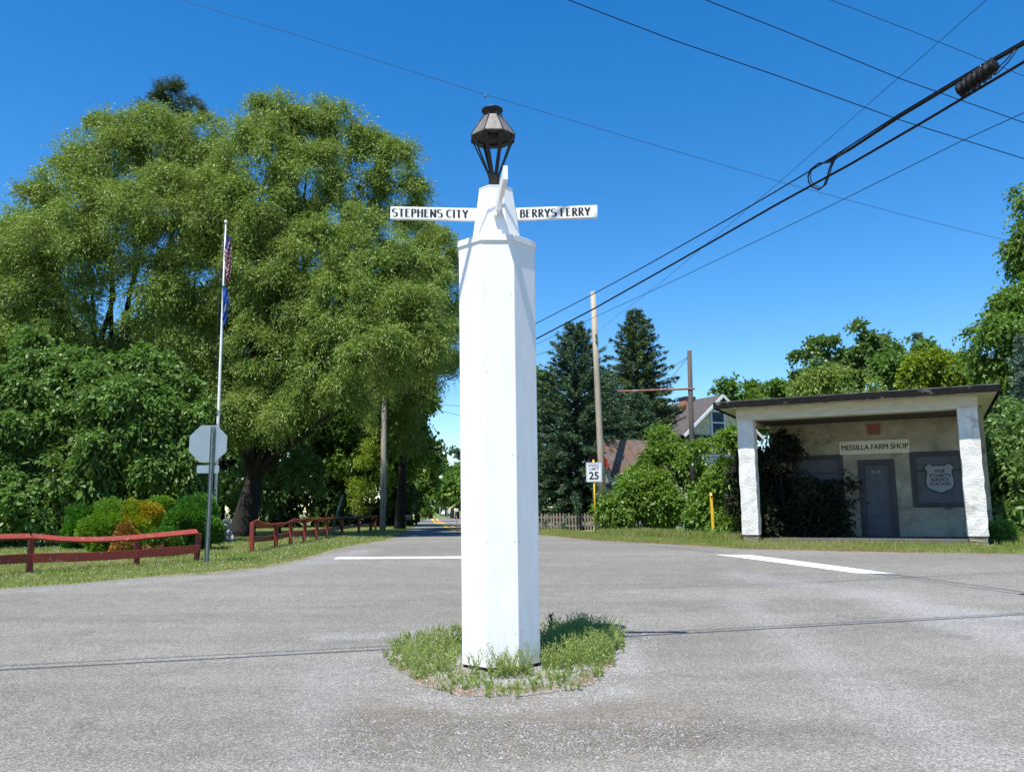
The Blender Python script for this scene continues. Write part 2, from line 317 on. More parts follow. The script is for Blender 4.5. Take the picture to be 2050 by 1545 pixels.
MT['gravel'] = pmat('packed_gravel', (.15, .145, .138), (.30, .295, .285), 38, .95, .01, 70, c3=(.17, .12, .07), c3lo=.5, c3hi=.66, c3scale=2.5)
MT['stonechip'] = pmat('loose_chippings', (.34, .34, .345), (.15, .15, .15), 9, .9)
MT['grass'] = leafmat('grass_blades', (.13, .20, .035), (.31, .35, .11), .38, .6, .2, c3=(.30, .31, .12), patch=.7)
MT['drygrass'] = leafmat('dry_grass', (.36, .22, .10), (.48, .34, .18), .3, .7, .2)
MT['weed'] = leafmat('weed_leaves', (.16, .25, .05), (.33, .38, .14), .35, .5, .3, patch=5)
MT['clover'] = pmat('clover_white', (.6, .6, .5), (.7, .7, .6), 5, .8)
MT['willow'] = leafmat('willow_leaves', (.085, .165, .024), (.26, .35, .08), .27, .46, .38, c3=(.165, .235, .045), patch=.6)
MT['broad'] = leafmat('broad_leaves', (.06, .135, .022), (.15, .255, .055), .34, .46, .4, patch=.6)
MT['maple'] = leafmat('maple_leaves', (.07, .15, .022), (.15, .255, .045), .38, .45, .4, patch=.4)
MT['walnut'] = leafmat('ailanthus_leaves', (.065, .14, .03), (.15, .24, .065), .34, .4, .5, patch=.4)
MT['lime'] = leafmat('yellowgreen_leaves', (.13, .20, .02), (.22, .29, .035), .38, .45, .4, patch=.5)
MT['forsythia'] = leafmat('shrub_leaves', (.075, .155, .02), (.17, .27, .045), .38, .42, .5, c3=(.12, .215, .03), patch=1.2)
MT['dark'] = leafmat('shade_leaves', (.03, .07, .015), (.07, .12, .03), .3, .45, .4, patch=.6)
MT['porchleaf'] = leafmat('porch_shade_leaves', (.014, .022, .010), (.035, .042, .02), .2, .6, .2)  # leaf colour darkened to stand in for shade inside the porch
MT['pine'] = leafmat('pine_needles', (.03, .06, .02), (.07, .11, .04), .15, .5, .3)
MT['norway'] = leafmat('spruce_needles', (.04, .08, .022), (.095, .145, .04), .12, .5, .3)
MT['blues'] = leafmat('blue_spruce_needles', (.05, .105, .05), (.115, .185, .10), .12, .5, .3)
MT['paleblue'] = leafmat('pale_spruce_needles', (.09, .15, .11), (.17, .24, .19), .12, .5, .3)
MT['topg'] = leafmat('clipped_green', (.08, .19, .015), (.17, .31, .035), .3, .5, .3, patch=2)
MT['topb'] = leafmat('deep_green_arborvitae', (.035, .12, .012), (.08, .21, .025), .3, .5, .3, patch=2)
MT['topy'] = leafmat('golden_arborvitae', (.12, .22, .012), (.24, .31, .025), .3, .5, .3, c3=(.33, .22, .02), patch=2.2)
MT['topo'] = leafmat('browning_arborvitae', (.22, .12, .02), (.34, .20, .05), .3, .6, .2, c3=(.17, .18, .02), patch=2)
MT['dead'] = leafmat('dead_foliage', (.35, .16, .07), (.50, .30, .16), .25, .7, .2)
MT['carred'] = pmat('car_red', (.35, .03, .03), None, 5, .3); MT['carblack'] = pmat('car_dark_paint', (.01, .012, .02), None, 5, .25, spec=.7); MT['carwhite'] = pmat('car_white', (.7, .7, .7), None, 5, .3)
MT['tyre'] = pmat('tyre_rubber', (.015, .015, .015), None, 5, .9)
MT['mailbox'] = pmat('mailbox_white', (.7, .7, .7), None, 5, .5)
#--SETTING--
# ================================================================ GROUND
gm = MB()
ys = [-60.] + YS + [300., 600., 1500., 4000.]; xs = [-3000., -300, -60, -20, 0, 20, 60, 300, 3000.]
for y in ys:
    for x in xs: gm.v.append((x, y, G(y) - .02))
nx = len(xs)
for j in range(len(ys) - 1):
    for i in range(nx - 1): gm.f.append((j * nx + i, j * nx + i + 1, (j + 1) * nx + i + 1, (j + 1) * nx + i)); gm.mi.append(0); gm.sm.append(False)
tag(gm.build('ground', MT['soil']), kind='structure')
left_px = [(0, 1178), (150, 1168), (300, 1154), (420, 1147), (530, 1135), (600, 1121), (645, 1107), (716, 1090), (773, 1081), (800, 1071), (818, 1063), (830, 1054), (838, 1046), (842, 1040)]
right_px = [(1079, 1070), (1200, 1082), (1300, 1087), (1480, 1098), (1700, 1103), (1850, 1106), (2060, 1110)]
LB = [gnd(*p)[:2] for p in left_px]; RB = [gnd(*p)[:2] for p in right_px]
far_l = [(LB[-1][0] - .4, 170.), (LB[-1][0] - 3.6, 215.)]
far_r = [(LB[-1][0] + 3, 215.), (LB[-1][0] + 5.4, 170.), (LB[-1][0] + 5.2, LB[-1][1]), (-4.6, 75.), (-1.2, 48)]
road_poly = [(-60, 9.5), (-25, 12.5), (LB[0][0] - 3, LB[0][1] - .6)] + [tuple(p) for p in LB] + far_l + far_r + [tuple(p) for p in RB] + [(RB[-1][0] + 8, RB[-1][1] - 1.5), (60, 12), (60, -11), (-60, -11)]
def W(*p): return gnd(*p)[:2]
stk = []
def streak(p, q, rad, st): a = W(*p); b = W(*q); stk.append((a[0], a[1], b[0], b[1], rad, st))
streak((1480, 1150), (1760, 1190), .7, .6); streak((1760, 1190), (2080, 1290), .9, .95); streak((1800, 1215), (2080, 1240), .6, 1.0)
streak((1480, 1200), (1700, 1360), .5, .6); streak((1700, 1360), (1960, 1520), .6, .6)
streak((650, 1330), (610, 1545), .35, .42); streak((650, 1275), (900, 1268), .3, .7)
streak((860, 1400), (1000, 1420), .38, .8); streak((1000, 1420), (1220, 1390), .40, .75); streak((1250, 1340), (1235, 1290), .42, .8)
streak((1100, 1260), (1240, 1252), .25, .75); streak((1100, 1130), (1160, 1130), .35, .5); streak((0, 1186), (520, 1148), .5, .5); streak((560, 1140), (740, 1100), .8, .55)
streak((850, 1118), (1080, 1180), .5, .3); streak((880, 1540), (1200, 1540), .25, .4)
MT['asphalt'] = asphalt_mat(stk)
tag(cut_sheet('road', road_poly, 0.0, MT['asphalt']), kind='structure')
# sandy shoulder strips between asphalt and grass
def strip(name, pts, wid, off, m):
    pts = [np.array(p) for p in pts]; A = []; B = []
    rr = random.Random(5)
    for i, p in enumerate(pts):
        d = pts[min(i + 1, len(pts) - 1)] - pts[max(i - 1, 0)]; n = np.array([-d[1], d[0]]) / np.linalg.norm(d)
        A.append(tuple(p + n * wid * rr.uniform(.7, 1.2))); B.append(tuple(p - n * wid * rr.uniform(.5, .9)))
    return cut_sheet(name, A + B[::-1], off, m)
def resample(pts, step):
    out = []
    for a, b in zip(pts[:-1], pts[1:]):
        a = np.array(a); b = np.array(b); n = max(1, int(np.linalg.norm(b - a) / step))
        for k in range(n): out.append(a + (b - a) * k / n)
    out.append(np.array(pts[-1])); return out
MT['sand'] = pmat('sandy_shoulder', (.26, .20, .12), (.19, .16, .11), 9, .98, .01, 40, c3=(.10, .12, .05), c3lo=.5, c3hi=.6, c3scale=3)
tag(strip('shoulder', resample([tuple(p) for p in RB], .6), .13, .004, MT['sand']), kind='structure')
tag(strip('shoulder', resample([tuple(p) for p in LB[2:10]], .6), .10, .004, MT['sand']), kind='structure')
# markings
def bar(name, p, q, wid, m, off=.005):
    a = np.array(p); b = np.array(q); d = (b - a) / np.linalg.norm(b - a); n = np.array([-d[1], d[0]]) * wid / 2
    return tag(cut_sheet(name, [a + n, a - n, b - n, b + n], off, m), kind='structure')
bar('stop_line', W(672, 1117), W(940, 1115.5), .5, MT['paintline'])
pts = [W(1432, 1110), W(1500, 1110.5), W(1795, 1149), W(1712, 1147)]
tag(cut_sheet('stop_line', pts, .005, MT['paintline']), kind='structure')
cl = [W(919, 1063), W(905, 1056.5), W(886, 1049), W(876, 1045), W(871, 1041), W(869, 1037.5)]
for k in (-.13, .13):
    P_ = [np.array([p[0] + k * (1 + p[1] / 90), p[1]]) for p in cl]
    for a, b in zip(P_[:-1], P_[1:]):
        n = np.array([.06 + a[1] / 1600, 0]); n2 = np.array([.06 + b[1] / 1600, 0])
        tag(cut_sheet('centre_line', [a - n, a + n, b + n2, b - n2], .005, MT['yellowline']), kind='structure')
# small kerb-less gravel island around the post
isl_px = [(775, 1312), (800, 1345), (850, 1374), (920, 1390), (1000, 1394), (1080, 1390), (1170, 1376), (1215, 1345), (1232, 1310), (1246, 1275), (1180, 1256), (1060, 1254), (900, 1262), (810, 1280)]
ISL0 = [W(*p) for p in isl_px]; _r = random.Random(2); ISL = [tuple(np.array(p) + [_r.uniform(-.035, .035), _r.uniform(-.035, .035)]) for p in resample(ISL0 + ISL0[:1], .12)[:-1]]
tag(cut_sheet('traffic_island', ISL, .004, MT['gravel']), kind='structure')
def inpoly(P, poly):
    x, y = P[:, 0], P[:, 1]; ins = np.zeros(len(P), bool); n = len(poly); j = n - 1
    for i in range(n):
        xi, yi = poly[i][:2]; xj, yj = poly[j][:2]
        c = ((yi > y) != (yj > y)) & (x < (xj - xi) * (y - yi) / (yj - yi + 1e-12) + xi); ins ^= c; j = i
    return ins
Gv = lambda y: np.interp(y, _gy, _gz)
rng = np.random.default_rng(7)
def scatter(poly, n):
    a = np.array([p[:2] for p in poly]); lo = a.min(0); hi = a.max(0); out = np.zeros((0, 2))
    while len(out) < n:
        P = rng.uniform(lo, hi, (n * 2, 2)); out = np.vstack([out, P[inpoly(P, poly)]])
    return out[:n]
def blades(P, hmin, hmax, wd, lean=.45, seed=1):
    r = np.random.default_rng(seed); n = len(P); z = Gv(P[:, 1]) - .02
    b = np.c_[P, z]; h = r.uniform(hmin, hmax, n); a = r.uniform(0, 2 * np.pi, n); l = r.uniform(0, lean, n) * h; b2 = r.uniform(0, 2 * np.pi, n)
    s = np.c_[np.cos(a), np.sin(a), np.zeros(n)] * (wd * r.uniform(.6, 1.3, n))[:, None]
    ld = np.c_[np.cos(b2), np.sin(b2), np.zeros(n)]
    mid = b + ld * (l * .35)[:, None] + np.c_[np.zeros(n), np.zeros(n), h * .6]; tip = b + ld * l[:, None] + np.c_[np.zeros(n), np.zeros(n), h]
    return np.stack([b - s * .4, mid + s * .5, tip, mid - s * .5], 1)
def stones(name, P, smin, smax, m, seed=3, lift=0):
    r = np.random.default_rng(seed); n = len(P); c = np.c_[P, Gv(P[:, 1]) + lift]
    s = r.uniform(smin, smax, n); Q = []
    base = np.array([(1, 0, 0), (0, 1, 0), (-1, 0, 0), (0, -1, 0), (0, 0, .8)])
    a = r.uniform(0, 6.28, n); ca, sa = np.cos(a), np.sin(a); jit = r.uniform(.6, 1.3, (n, 5, 1)); V = base[None] * jit * s[:, None, None]
    V = np.stack([V[..., 0] * ca[:, None] - V[..., 1] * sa[:, None], V[..., 0] * sa[:, None] + V[..., 1] * ca[:, None], V[..., 2]], -1) + c[:, None]
    top = V[:, 4]
    Q = np.concatenate([np.stack([V[:, i], V[:, (i + 1) % 4], top, top * .5 + V[:, i] * .5 ], 1) for i in range(4)])
    return quads(name, Q, m)
# loose chippings lying round the island
ring = np.array([p for p in ISL]); cen = ring.mean(0)
Rg = cen + (ring - cen) * 1.35
P = scatter([tuple(p) for p in Rg], 5500); P = P[~inpoly(P, [tuple(cen + (q - cen) * .97) for q in ring])]
tag(stones('loose_gravel', P, .005, .014, MT['stonechip'], lift=.001), 'pale loose gravel scattered on the asphalt around the white post', 'gravel', kind='stuff')
P2 = np.vstack([scatter([W(640, 1440), W(1500, 1440), W(1500, 1545), W(640, 1545)], 2200), scatter([W(520, 1140), W(650, 1112), W(740, 1100), W(720, 1125)], 2500), scatter([W(600, 1330), W(740, 1330), W(760, 1545), W(560, 1545)], 1500), scatter([W(800, 1440), W(1350, 1440), W(1400, 1545), W(760, 1545)], 1700), scatter([W(1500, 1160), W(2050, 1290), W(2050, 1200), W(1700, 1150)], 2500)])
tag(stones('loose_gravel', P2, .004, .010, MT['stonechip'], seed=9, lift=.001), 'thin scatter of pale chippings over the foreground asphalt', 'gravel', kind='stuff')
P = scatter(ISL, 2500); tag(stones('island_gravel', P, .006, .017, MT['stonechip'], seed=4, lift=.004), 'grey stones lying between the weeds at the foot of the white post', 'gravel', kind='stuff')
# ================================================================ WHITE POST
pb = gnd(999, 1345); PX, PY = pb[0] + .015, pb[1] + .385; PZ = G(PY)
AZ = R(3.2)   # the octagon is turned slightly to the right
def octring(r, z, rot=AZ, cx=0, cy=0):  # r = apothem; a flat face towards -Y
    rr = r / math.cos(math.pi / 8)
    return [(cx + rr * math.cos(rot - math.pi / 2 + math.pi / 8 + k * math.pi / 4), cy + rr * math.sin(rot - math.pi / 2 + math.pi / 8 + k * math.pi / 4), z) for k in range(8)]
def pz(py, dY=0): return at(995, py, PY + dY)[2] - PZ
ztop = pz(478, -.4)
post = thing('signpost', 'tall white octagonal wooden post with pyramid top in the middle of the crossroads', 'signpost', (PX - .003, PY, PZ)); post.rotation_euler = (0, R(-.33), 0)
c = MB(); c.ngon_prism([octring(.385, .03), octring(.402, ztop)]); c.build('column', MT['white'], post, .004)
# gap shade under the column, painted as a dark block
MT['shadowgap'] = pmat('gap_shade', (.03, .03, .04), None, 5, .9)
MB().ngon_prism([octring(.36, -.02), octring(.36, .03)]).build('base_gap_shade', MT['shadowgap'], post)
zc = ztop
MB().ngon_prism([octring(.417, zc - .022), octring(.417, zc + .045)]).build('cap', MT['white'], post, .004)
zp0 = zc + .045; zp1 = pz(371, -.2)
MB().ngon_prism([octring(.262, zp0), octring(.178, zp1)]).build('pyramid_top', MT['white'], post, .003)
MB().ngon_prism([octring(.183, zp1), octring(.183, zp1 + .012)]).build('pyramid_cap', MT['whitesign'], post)
nb_ = MB(); _r = random.Random(6)
for k_ in range(8):
    a_ = AZ - math.pi / 2 + k_ * math.pi / 4; nv = Vector((math.cos(a_), math.sin(a_), 0)); tv_ = Vector((-nv.y, nv.x, 0))
    for z_ in (.35, 1.2, 2.05, 2.9, 3.7):
        for s_ in (-.13, .13):
            q_ = nv * (.385 + .017 * z_ / ztop + .0005) + tv_ * (s_ + _r.uniform(-.01, .01)); q_.z = z_ + _r.uniform(-.02, .02); nb_.obox(q_, q_ + nv * .0015, .008, .008)
nl_ = nb_.build('nail_heads', MT['polegray'], post); nl_['kind'] = 'stuff'
# --- pen-drawn lettering
def arc(cx, cy, rx, ry, a0, a1, n=10): return [(cx + rx * math.cos(R(a0 + (a1 - a0) * i / n)), cy + ry * math.sin(R(a0 + (a1 - a0) * i / n))) for i in range(n + 1)]
GL = {
 'S': (.50, [[(.42, .90)] + arc(.24, .76, .20, .21, 50, 255, 10) + arc(.25, .27, .21, .27, 80, -140, 11)]),
 'T': (.52, [[(.0, .95), (.52, .97)], [(.26, .96), (.26, .02)], [(.17, .01), (.35, .01)]]),
 'E': (.44, [[(.07, 1), (.07, 0)], [(.0, .97), (.40, .98)], [(.07, .60), (.34, .62)], [(.0, .02), (.42, .04)]]),
 'P': (.46, [[(.09, 1), (.09, 0)], [(.0, .97), (.20, .98)] + arc(.20, .74, .22, .24, 90, -90, 9) + [(.09, .50)], [(.01, .01), (.18, .01)]]),
 'H': (.56, [[(.08, 1), (.08, 0)], [(.47, 1), (.47, 0)], [(.08, .60), (.47, .62)], [(.0, .01), (.16, .01)], [(.39, .01), (.56, .01)]]),
 'N': (.56, [[(.08, 0), (.08, 1)], [(.03, 1), (.49, .0)], [(.49, 0), (.49, 1)], [(.0, .01), (.16, .01)]]),
 'C': (.50, [[(.46, .84)] + arc(.30, .5, .27, .48, 60, 300, 14) + [(.46, .12)]]),
 'I': (.18, [[(.09, 1), (.09, 0)], [(.0, .99), (.18, .99)], [(.0, .01), (.18, .01)]]),
 'Y': (.50, [[(.02, 1), (.25, .45)], [(.48, 1), (.25, .45)], [(.25, .47), (.25, 0)], [(.16, .01), (.34, .01)]]),
 'B': (.48, [[(.09, 1), (.09, 0)], [(.0, .97), (.20, .98)] + arc(.20, .77, .19, .21, 90, -90, 8) + [(.09, .56)], [(.09, .55), (.2, .55)] + arc(.20, .29, .25, .27, 90, -90, 9) + [(.0, .02)]]),
 'R': (.50, [[(.09, 1), (.09, 0)], [(.0, .97), (.20, .98)] + arc(.20, .76, .20, .22, 90, -90, 8) + [(.09, .54)], [(.2, .55), (.48, .0)], [(.01, .01), (.17, .01)]]),
 'F': (.44, [[(.09, 1), (.09, 0)], [(.0, .97), (.42, .98)], [(.09, .60), (.36, .62)], [(.0, .01), (.18, .01)]]),
}
def lettering(mb, text, x0, x1, z0, h, y):
    """letters in the local XZ plane facing -Y"""
    gap = .13; tot = sum((GL[ch][0] + gap) if ch != ' ' else .34 for ch in text) - gap; sx = (x1 - x0) / tot; x = 0; k = 0
    for ch in text:
        if ch == ' ': x += .34; continue
        for st in GL[ch][1]:
            pts = [((x0 + (x + a) * sx), z0 + b * h) for a, b in st]; L_ = []; R_ = []
            for i, p in enumerate(pts):
                a = pts[max(i - 1, 0)]; b = pts[min(i + 1, len(pts) - 1)]; dx, dz = b[0] - a[0], b[1] - a[1]; l = math.hypot(dx, dz) or 1; dx /= l; dz /= l
                wdt = h * (.05 + .16 * abs(dz) ** 1.3 * (.45 if (dz > 0 and abs(dx) > .25) else 1)) / 2 * 1.15
                L_.append((p[0] - dz * wdt, y - .0003 * k, p[1] + dx * wdt)); R_.append((p[0] + dz * wdt, y - .0003 * k, p[1] - dx * wdt))
            n = len(pts); mb.add(L_ + R_, [(i, n + i, n + i + 1, i + 1) for i in range(n - 1)]); k = (k + 1) % 6
        x += GL[ch][0] + gap
# arms: built along +X or -X in a local frame, then turned
zb = pz(437, -.1); zt = pz(410, -.1)   # bottom, top at the tower
def arm(label, ang, x0, x1, zb, zt, text, tx0, tx1):
    h = zt - zb; o = MB().box(x0, x1, -.022, .022, 0, h).build('sign_arm', MT['whitesign'], post, .003); tag(o, label)
    o.location = (0, 0, zb); o.rotation_euler = (0, 0, ang)
    if text:
        ws = text.split(); wt = [sum(GL[c_][0] + .13 for c_ in w_) - .13 for w_ in ws]; u_ = (tx1 - tx0) / (sum(wt) + .42); x_ = tx0
        for w_, l_ in zip(ws, wt): t = MB(); lettering(t, w_, x_, x_ + l_ * u_, h * .18, h * .64, -.0235); t.build('lettering', MT['black'], o); x_ += (l_ + .42) * u_
    return o
arm('left arm reading STEPHENS CITY', R(5.5), -1.135, -.10, zb, zb + .138, 'STEPHENS CITY', -1.115, -.305)
arm('right arm reading BERRYS FERRY', R(-3.5), .10, 1.10, zb, zb + .138, 'BERRYS FERRY', .265, 1.02)
arm('blank edge-on arm pointing towards the viewer', R(-84.0), .10, 1.12, zb + .01, zb + .150, '', 0, 0)
arm('rear arm hidden behind the pyramid top', R(93), .10, 1.0, zb + .01, zb + .150, '', 0, 0)
MB().box(-.018, .018, -.30, -.22, zb - .03, zb + .009).build('bracket', MT['white'], post)
# --- lantern standing on the post
lz = zp1 + .012
lan = thing('lantern', 'dark copper gas-style lantern on top of the white post', 'lantern', (PX - .045, PY, PZ + lz))
lan.rotation_euler = (0, R(-1.2), 0)
def lzz(py): return pz(py, -.05) - lz
zr1 = lzz(273); zr0 = zr1; zn = lzz(231); zk = lzz(218)
MB().lathe([(.058, 0), (.058, lzz(351)), (.066, lzz(351) + .001), (.066, lzz(347))], 20).build('pipe', MT['lanternd'], lan)
rim = .225; z_b = lzz(349)
for k in range(8):
    a = AZ - math.pi / 2 + math.pi / 8 + k * math.pi / 4; d = Vector((math.cos(a), math.sin(a), 0)); tn = Vector((-d.y, d.x, 0))
    b = MB(); b.obox(d * .055 + Vector((0, 0, z_b)), d * (rim + .012) + Vector((0, 0, zr0 + .0)), .040 if k in (0, 7) else .028, .010, up=d); b.build('frame_bar', MT['lanternd'], lan)
b = MB(); b.ngon_prism([octring(rim + .006, zr1 - .012), octring(rim - .055, zr1 - .010), octring(rim - .055, zr1 + .006), octring(rim + .006, zr1 + .004)], caps=False); b.build('rim_ring', MT['lanternd'], lan)
b = MB(); b.ngon_prism([octring(rim + .014, zr1 - .012), octring(rim + .016, zr1), octring(.092, zn), octring(.078, zn), octring(rim - .01, zr1 - .006)], caps=False); b.build('hood', MT['lantern'], lan)
for k in range(8):
    p0 = Vector(octring(rim + .017, zr1 - .004)[k]); p1 = Vector(octring(.094, zn + .015)[k]); MB().tube([p0, p1], .006, 5).build('hood_seam', MT['lanternd'], lan)
MB().lathe([(.085, zn - .01), (.085, zn + .012), (.075, zk - .012), (.118, zk - .004), (.119, zk + .010), (.06, zk + .034), (.045, zk + .046), (.0, zk + .05)], 28, caps=False).build('chimney_cap', MT['lanternd'], lan)
MB().lathe([(.06, zr1 - .02), (.062, zn - .02)], 16).build('burner_tube', MT['lanternd'], lan)
# ================================================================ FOLIAGE ENGINE
def unit(v): return v / (np.linalg.norm(v, axis=-1, keepdims=True) + 1e-9)
def foliage(clumps, n, L, wd, droop=.3, twig=.5, per=6, sub=14, spread=.20, inner=.35, seed=1, up=.25, flat=.6, fan=.7, gaps=1.0, gscale=None):
    """clumps: (x,y,z,rx,ry,rz). Leaves sit along short twigs gathered in tufts."""
    r = np.random.default_rng(seed); C = np.array(clumps, float); cen = C[:, :3]; rad = C[:, 3:6]
    S = []; SR = []
    for c, q in zip(cen, rad):
        k = max(5, int(sub * (q[0] * q[2]) ** .5 * 1.0 + sub * .5)); d = unit(r.normal(size=(k, 3)) + [0, -.15, up])
        f = r.uniform(inner, 1.0, k) ** .6 * r.uniform(.85, 1.18, k); S.append(c + d * q * f[:, None]); SR.append(np.full(k, q.mean()))
    S = np.vstack(S); SR = np.concatenate(SR); w = SR ** 1.0 * r.uniform(.5, 1.5, len(S)); w /= w.sum()
    m = int(n * (1 + 1.1 * gaps)) // per; idx = r.choice(len(S), m, p=w); pos = S[idx] + r.normal(size=(m, 3)) * np.clip(SR[idx] * spread, .12, 1.0)[:, None] * [1, 1, .85]
    if gaps:
        nf = np.zeros(m); wl = gscale or L * 9
        for q in range(8): kd = unit(r.normal(size=3) * [1, 1, 1.2]) * 2 * np.pi / (wl * r.uniform(.6, 1.8)); nf += np.sin(pos @ kd + r.uniform(0, 6.28))
        pos = pos[np.argsort(-nf)[:int(m * (1 - .52 * gaps))]]; m = len(pos)
    ci = np.argmin(((pos[:, None, ::1] - cen[None]) ** 2).sum(-1), 1) if len(cen) < 60 else None
    out = unit((pos - cen[ci]) if ci is not None else r.normal(size=(m, 3)))
    d = unit(out * .8 + r.normal(size=(m, 3)) * .6 + [0, 0, .1])
    s = (np.arange(per) / per + .1)[None, :, None] * twig * r.uniform(.6, 1.3, (m, 1, 1))
    P = pos[:, None] + d[:, None] * s; P[..., 2] -= droop * (s[..., 0] ** 2) / twig
    tan = d[:, None] * np.ones((1, per, 1)); tan[..., 2] -= 2 * droop * s[..., 0] / twig
    tan = unit(tan); ld = unit(tan + r.normal(size=tan.shape) * fan); ld[..., 2] -= droop * .5; ld = unit(ld)
    nr = unit(r.normal(size=ld.shape) + [0, 0, flat]); sd = unit(np.cross(ld, nr)); ll = L * r.uniform(.6, 1.3, ld.shape[:2])[..., None]; ww = wd * r.uniform(.7, 1.25, ld.shape[:2])[..., None]
    mid = P + ld * ll * .45; tip = P + ld * ll; tip[..., 2] -= ll[..., 0] * .12
    return np.stack([P, mid + sd * ww, tip, mid - sd * ww], 2).reshape(-1, 4, 3)
def CP(px, py, Y, rp, ry=None, dz=1.0):
    """crown lobe: centre seen at that bearing at distance Y, radius given by its apparent size"""
    p = at(px, py, Y); k = Y / F * 1.01; rx = rp * k; rz = (ry or rp) * k
    return (p[0], p[1], p[2], rx, max(rx, rz) * .9 * dz, rz)
def limbs(mb, base, targets, r0, fork=.35, seed=1, n=7, wig=.25, fork_pts=None):
    r = np.random.default_rng(seed); base = np.array(base, float)
    for t in targets:
        t = np.array(t[:3], float); t = base + (t - base) * .84; f = base + (t - base) * fork * r.uniform(.6, 1.1); f[0] = base[0] + (t[0] - base[0]) * fork * .35; f[1] = base[1] + (t[1] - base[1]) * fork * .35
        pts = []; L = np.linalg.norm(t - base)
        for k in range(n + 1):
            s = k / n; p = (1 - s) ** 2 * base + 2 * s * (1 - s) * f + s * s * t; p = p + r.normal(size=3) * L * .012 * wig * 4 * (0 if k in (0,) else 1); pts.append(p)
        rr = r0 * r.uniform(.45, .75); mb.tube(pts, [rr * (1 - .85 * k / n) + .015 for k in range(n + 1)], 7)
def tree(name, label, cat, base, clumps, leaf, group=None, trunk_r=.25, trunk_h=None, mat='bark', seed=1, lim=True, limr=None, **kw):
    t = thing(name, label, cat, tuple(base), 0, group); b = np.array(base, float)
    mb = MB(); cz = np.mean([c[2] for c in clumps]); top = np.array([np.mean([c[0] for c in clumps]), np.mean([c[1] for c in clumps]), cz])
    th = trunk_h or (top[2] - b[2]) * .35; fk = np.array([(top[0] - b[0]) * .15, (top[1] - b[1]) * .15, th])
    mb.tube([(0, 0, -.1), (.02, 0, .3), fk * .6 + [0.04, 0, 0], fk], [trunk_r * 1.35, trunk_r * 1.05, trunk_r * .85, trunk_r * .6], 10)
    if lim: limbs(mb, fk * .86, [np.array(c[:3]) - b for c in clumps], limr or trunk_r * .62, seed=seed)
    mb.build('trunk', MT[mat], t)
    Q = foliage([(c[0] - b[0], c[1] - b[1], c[2] - b[2], c[3], c[4], c[5]) for c in clumps], seed=seed, **kw)
    quads('crown', Q, MT[leaf], t)
    return t
#--PART3--
# ================================================================ TREES, LEFT
wk = dict(L=.125, wd=.020, droop=.40, twig=.60, per=7, sub=24, spread=.145, up=.3, gscale=1.0, gaps=.85, flat=.45, inner=.3)
gr = 'trees left of the road'
def base_at(px, Y): p = at(px, 1040, Y); return (p[0], Y, G(Y) - .02)
cl = [CP(55, 495, 34, 72), CP(150, 400, 34, 78), CP(150, 322, 35, 26, 24), CP(212, 262, 35, 30, 26), CP(410, 258, 36, 26, 24), CP(60, 400, 34, 34, 30), CP(300, 240, 36, 34, 24), CP(240, 330, 35, 90), CP(330, 310, 36, 90), CP(410, 330, 36, 75), CP(110, 520, 33, 100), CP(230, 460, 33, 100), CP(340, 440, 33, 95), CP(30, 580, 33, 90),
      CP(130, 640, 33, 60), CP(310, 600, 33, 62), CP(400, 540, 34, 90), CP(390, 670, 34, 80), CP(40, 690, 33, 80), CP(230, 740, 35, 60), CP(-60, 560, 34, 90), CP(-60, 720, 34, 100), CP(420, 430, 34, 80)]
tree('willow', 'broad pale green willow at the far left behind the flagpole', 'tree', base_at(215, 36), cl, 'willow', gr, .45, 3.0, seed=11, n=480000, **wk)
cl = [CP(555, 260, 35, 62), CP(600, 258, 35, 46), CP(690, 282, 36, 48), CP(740, 325, 36, 44), CP(520, 225, 35, 22, 28), CP(570, 205, 35, 26, 20), CP(645, 222, 36, 22, 24), CP(705, 238, 36, 24, 26), CP(752, 285, 36, 20, 28), CP(832, 305, 36, 20, 24), CP(800, 330, 36, 42), CP(520, 330, 34, 75), CP(620, 350, 34, 70), CP(800, 400, 36, 50), CP(710, 390, 36, 55), CP(500, 430, 33, 75),
      CP(720, 500, 33, 75), CP(640, 520, 33, 80), CP(760, 560, 33, 75), CP(560, 600, 33, 85), CP(680, 620, 32, 80), CP(800, 640, 32, 75), CP(850, 700, 32, 48), CP(740, 700, 31, 75), CP(640, 720, 32, 70), CP(540, 700, 33, 70), CP(500, 540, 33, 70), CP(600, 450, 35, 60), CP(840, 560, 34, 55), CP(860, 600, 34, 50), CP(480, 620, 34, 70), CP(520, 790, 33, 50, 40), CP(700, 790, 31, 50, 34), CP(620, 800, 32, 45, 30), CP(440, 760, 34, 50), CP(455, 840, 32, 38, 34), CP(560, 835, 31.5, 40, 24), CP(500, 820, 32, 34, 26)]
tree('willow', 'tall multi-topped willow with dark leaning trunk behind the red rail fence', 'tree', base_at(485, 34), cl, 'willow', gr, .5, 2.6, seed=12, n=560000, **wk)
cl = [CP(870, 500, 42, 45), CP(885, 560, 42, 42), CP(880, 640, 42, 50), CP(850, 720, 42, 50), CP(840, 470, 43, 38), CP(800, 600, 43, 60), CP(790, 720, 43, 60), CP(895, 690, 41, 28, 50), CP(800, 790, 42.5, 45), CP(812, 860, 43.5, 30, 40), CP(770, 830, 44, 30)]
tree('willow', 'bluish willow overhanging the road just left of the white post', 'tree', base_at(800, 47), cl, 'willow', gr, .3, 4, seed=13, n=190000, **{**wk, 'sub': 22})
cl = [CP(820, 790, 52, 40), CP(830, 850, 52, 33), CP(790, 840, 52, 50), CP(740, 800, 52, 60), CP(800, 910, 53, 40), CP(740, 900, 53, 60), CP(830, 800, 51, 34)]
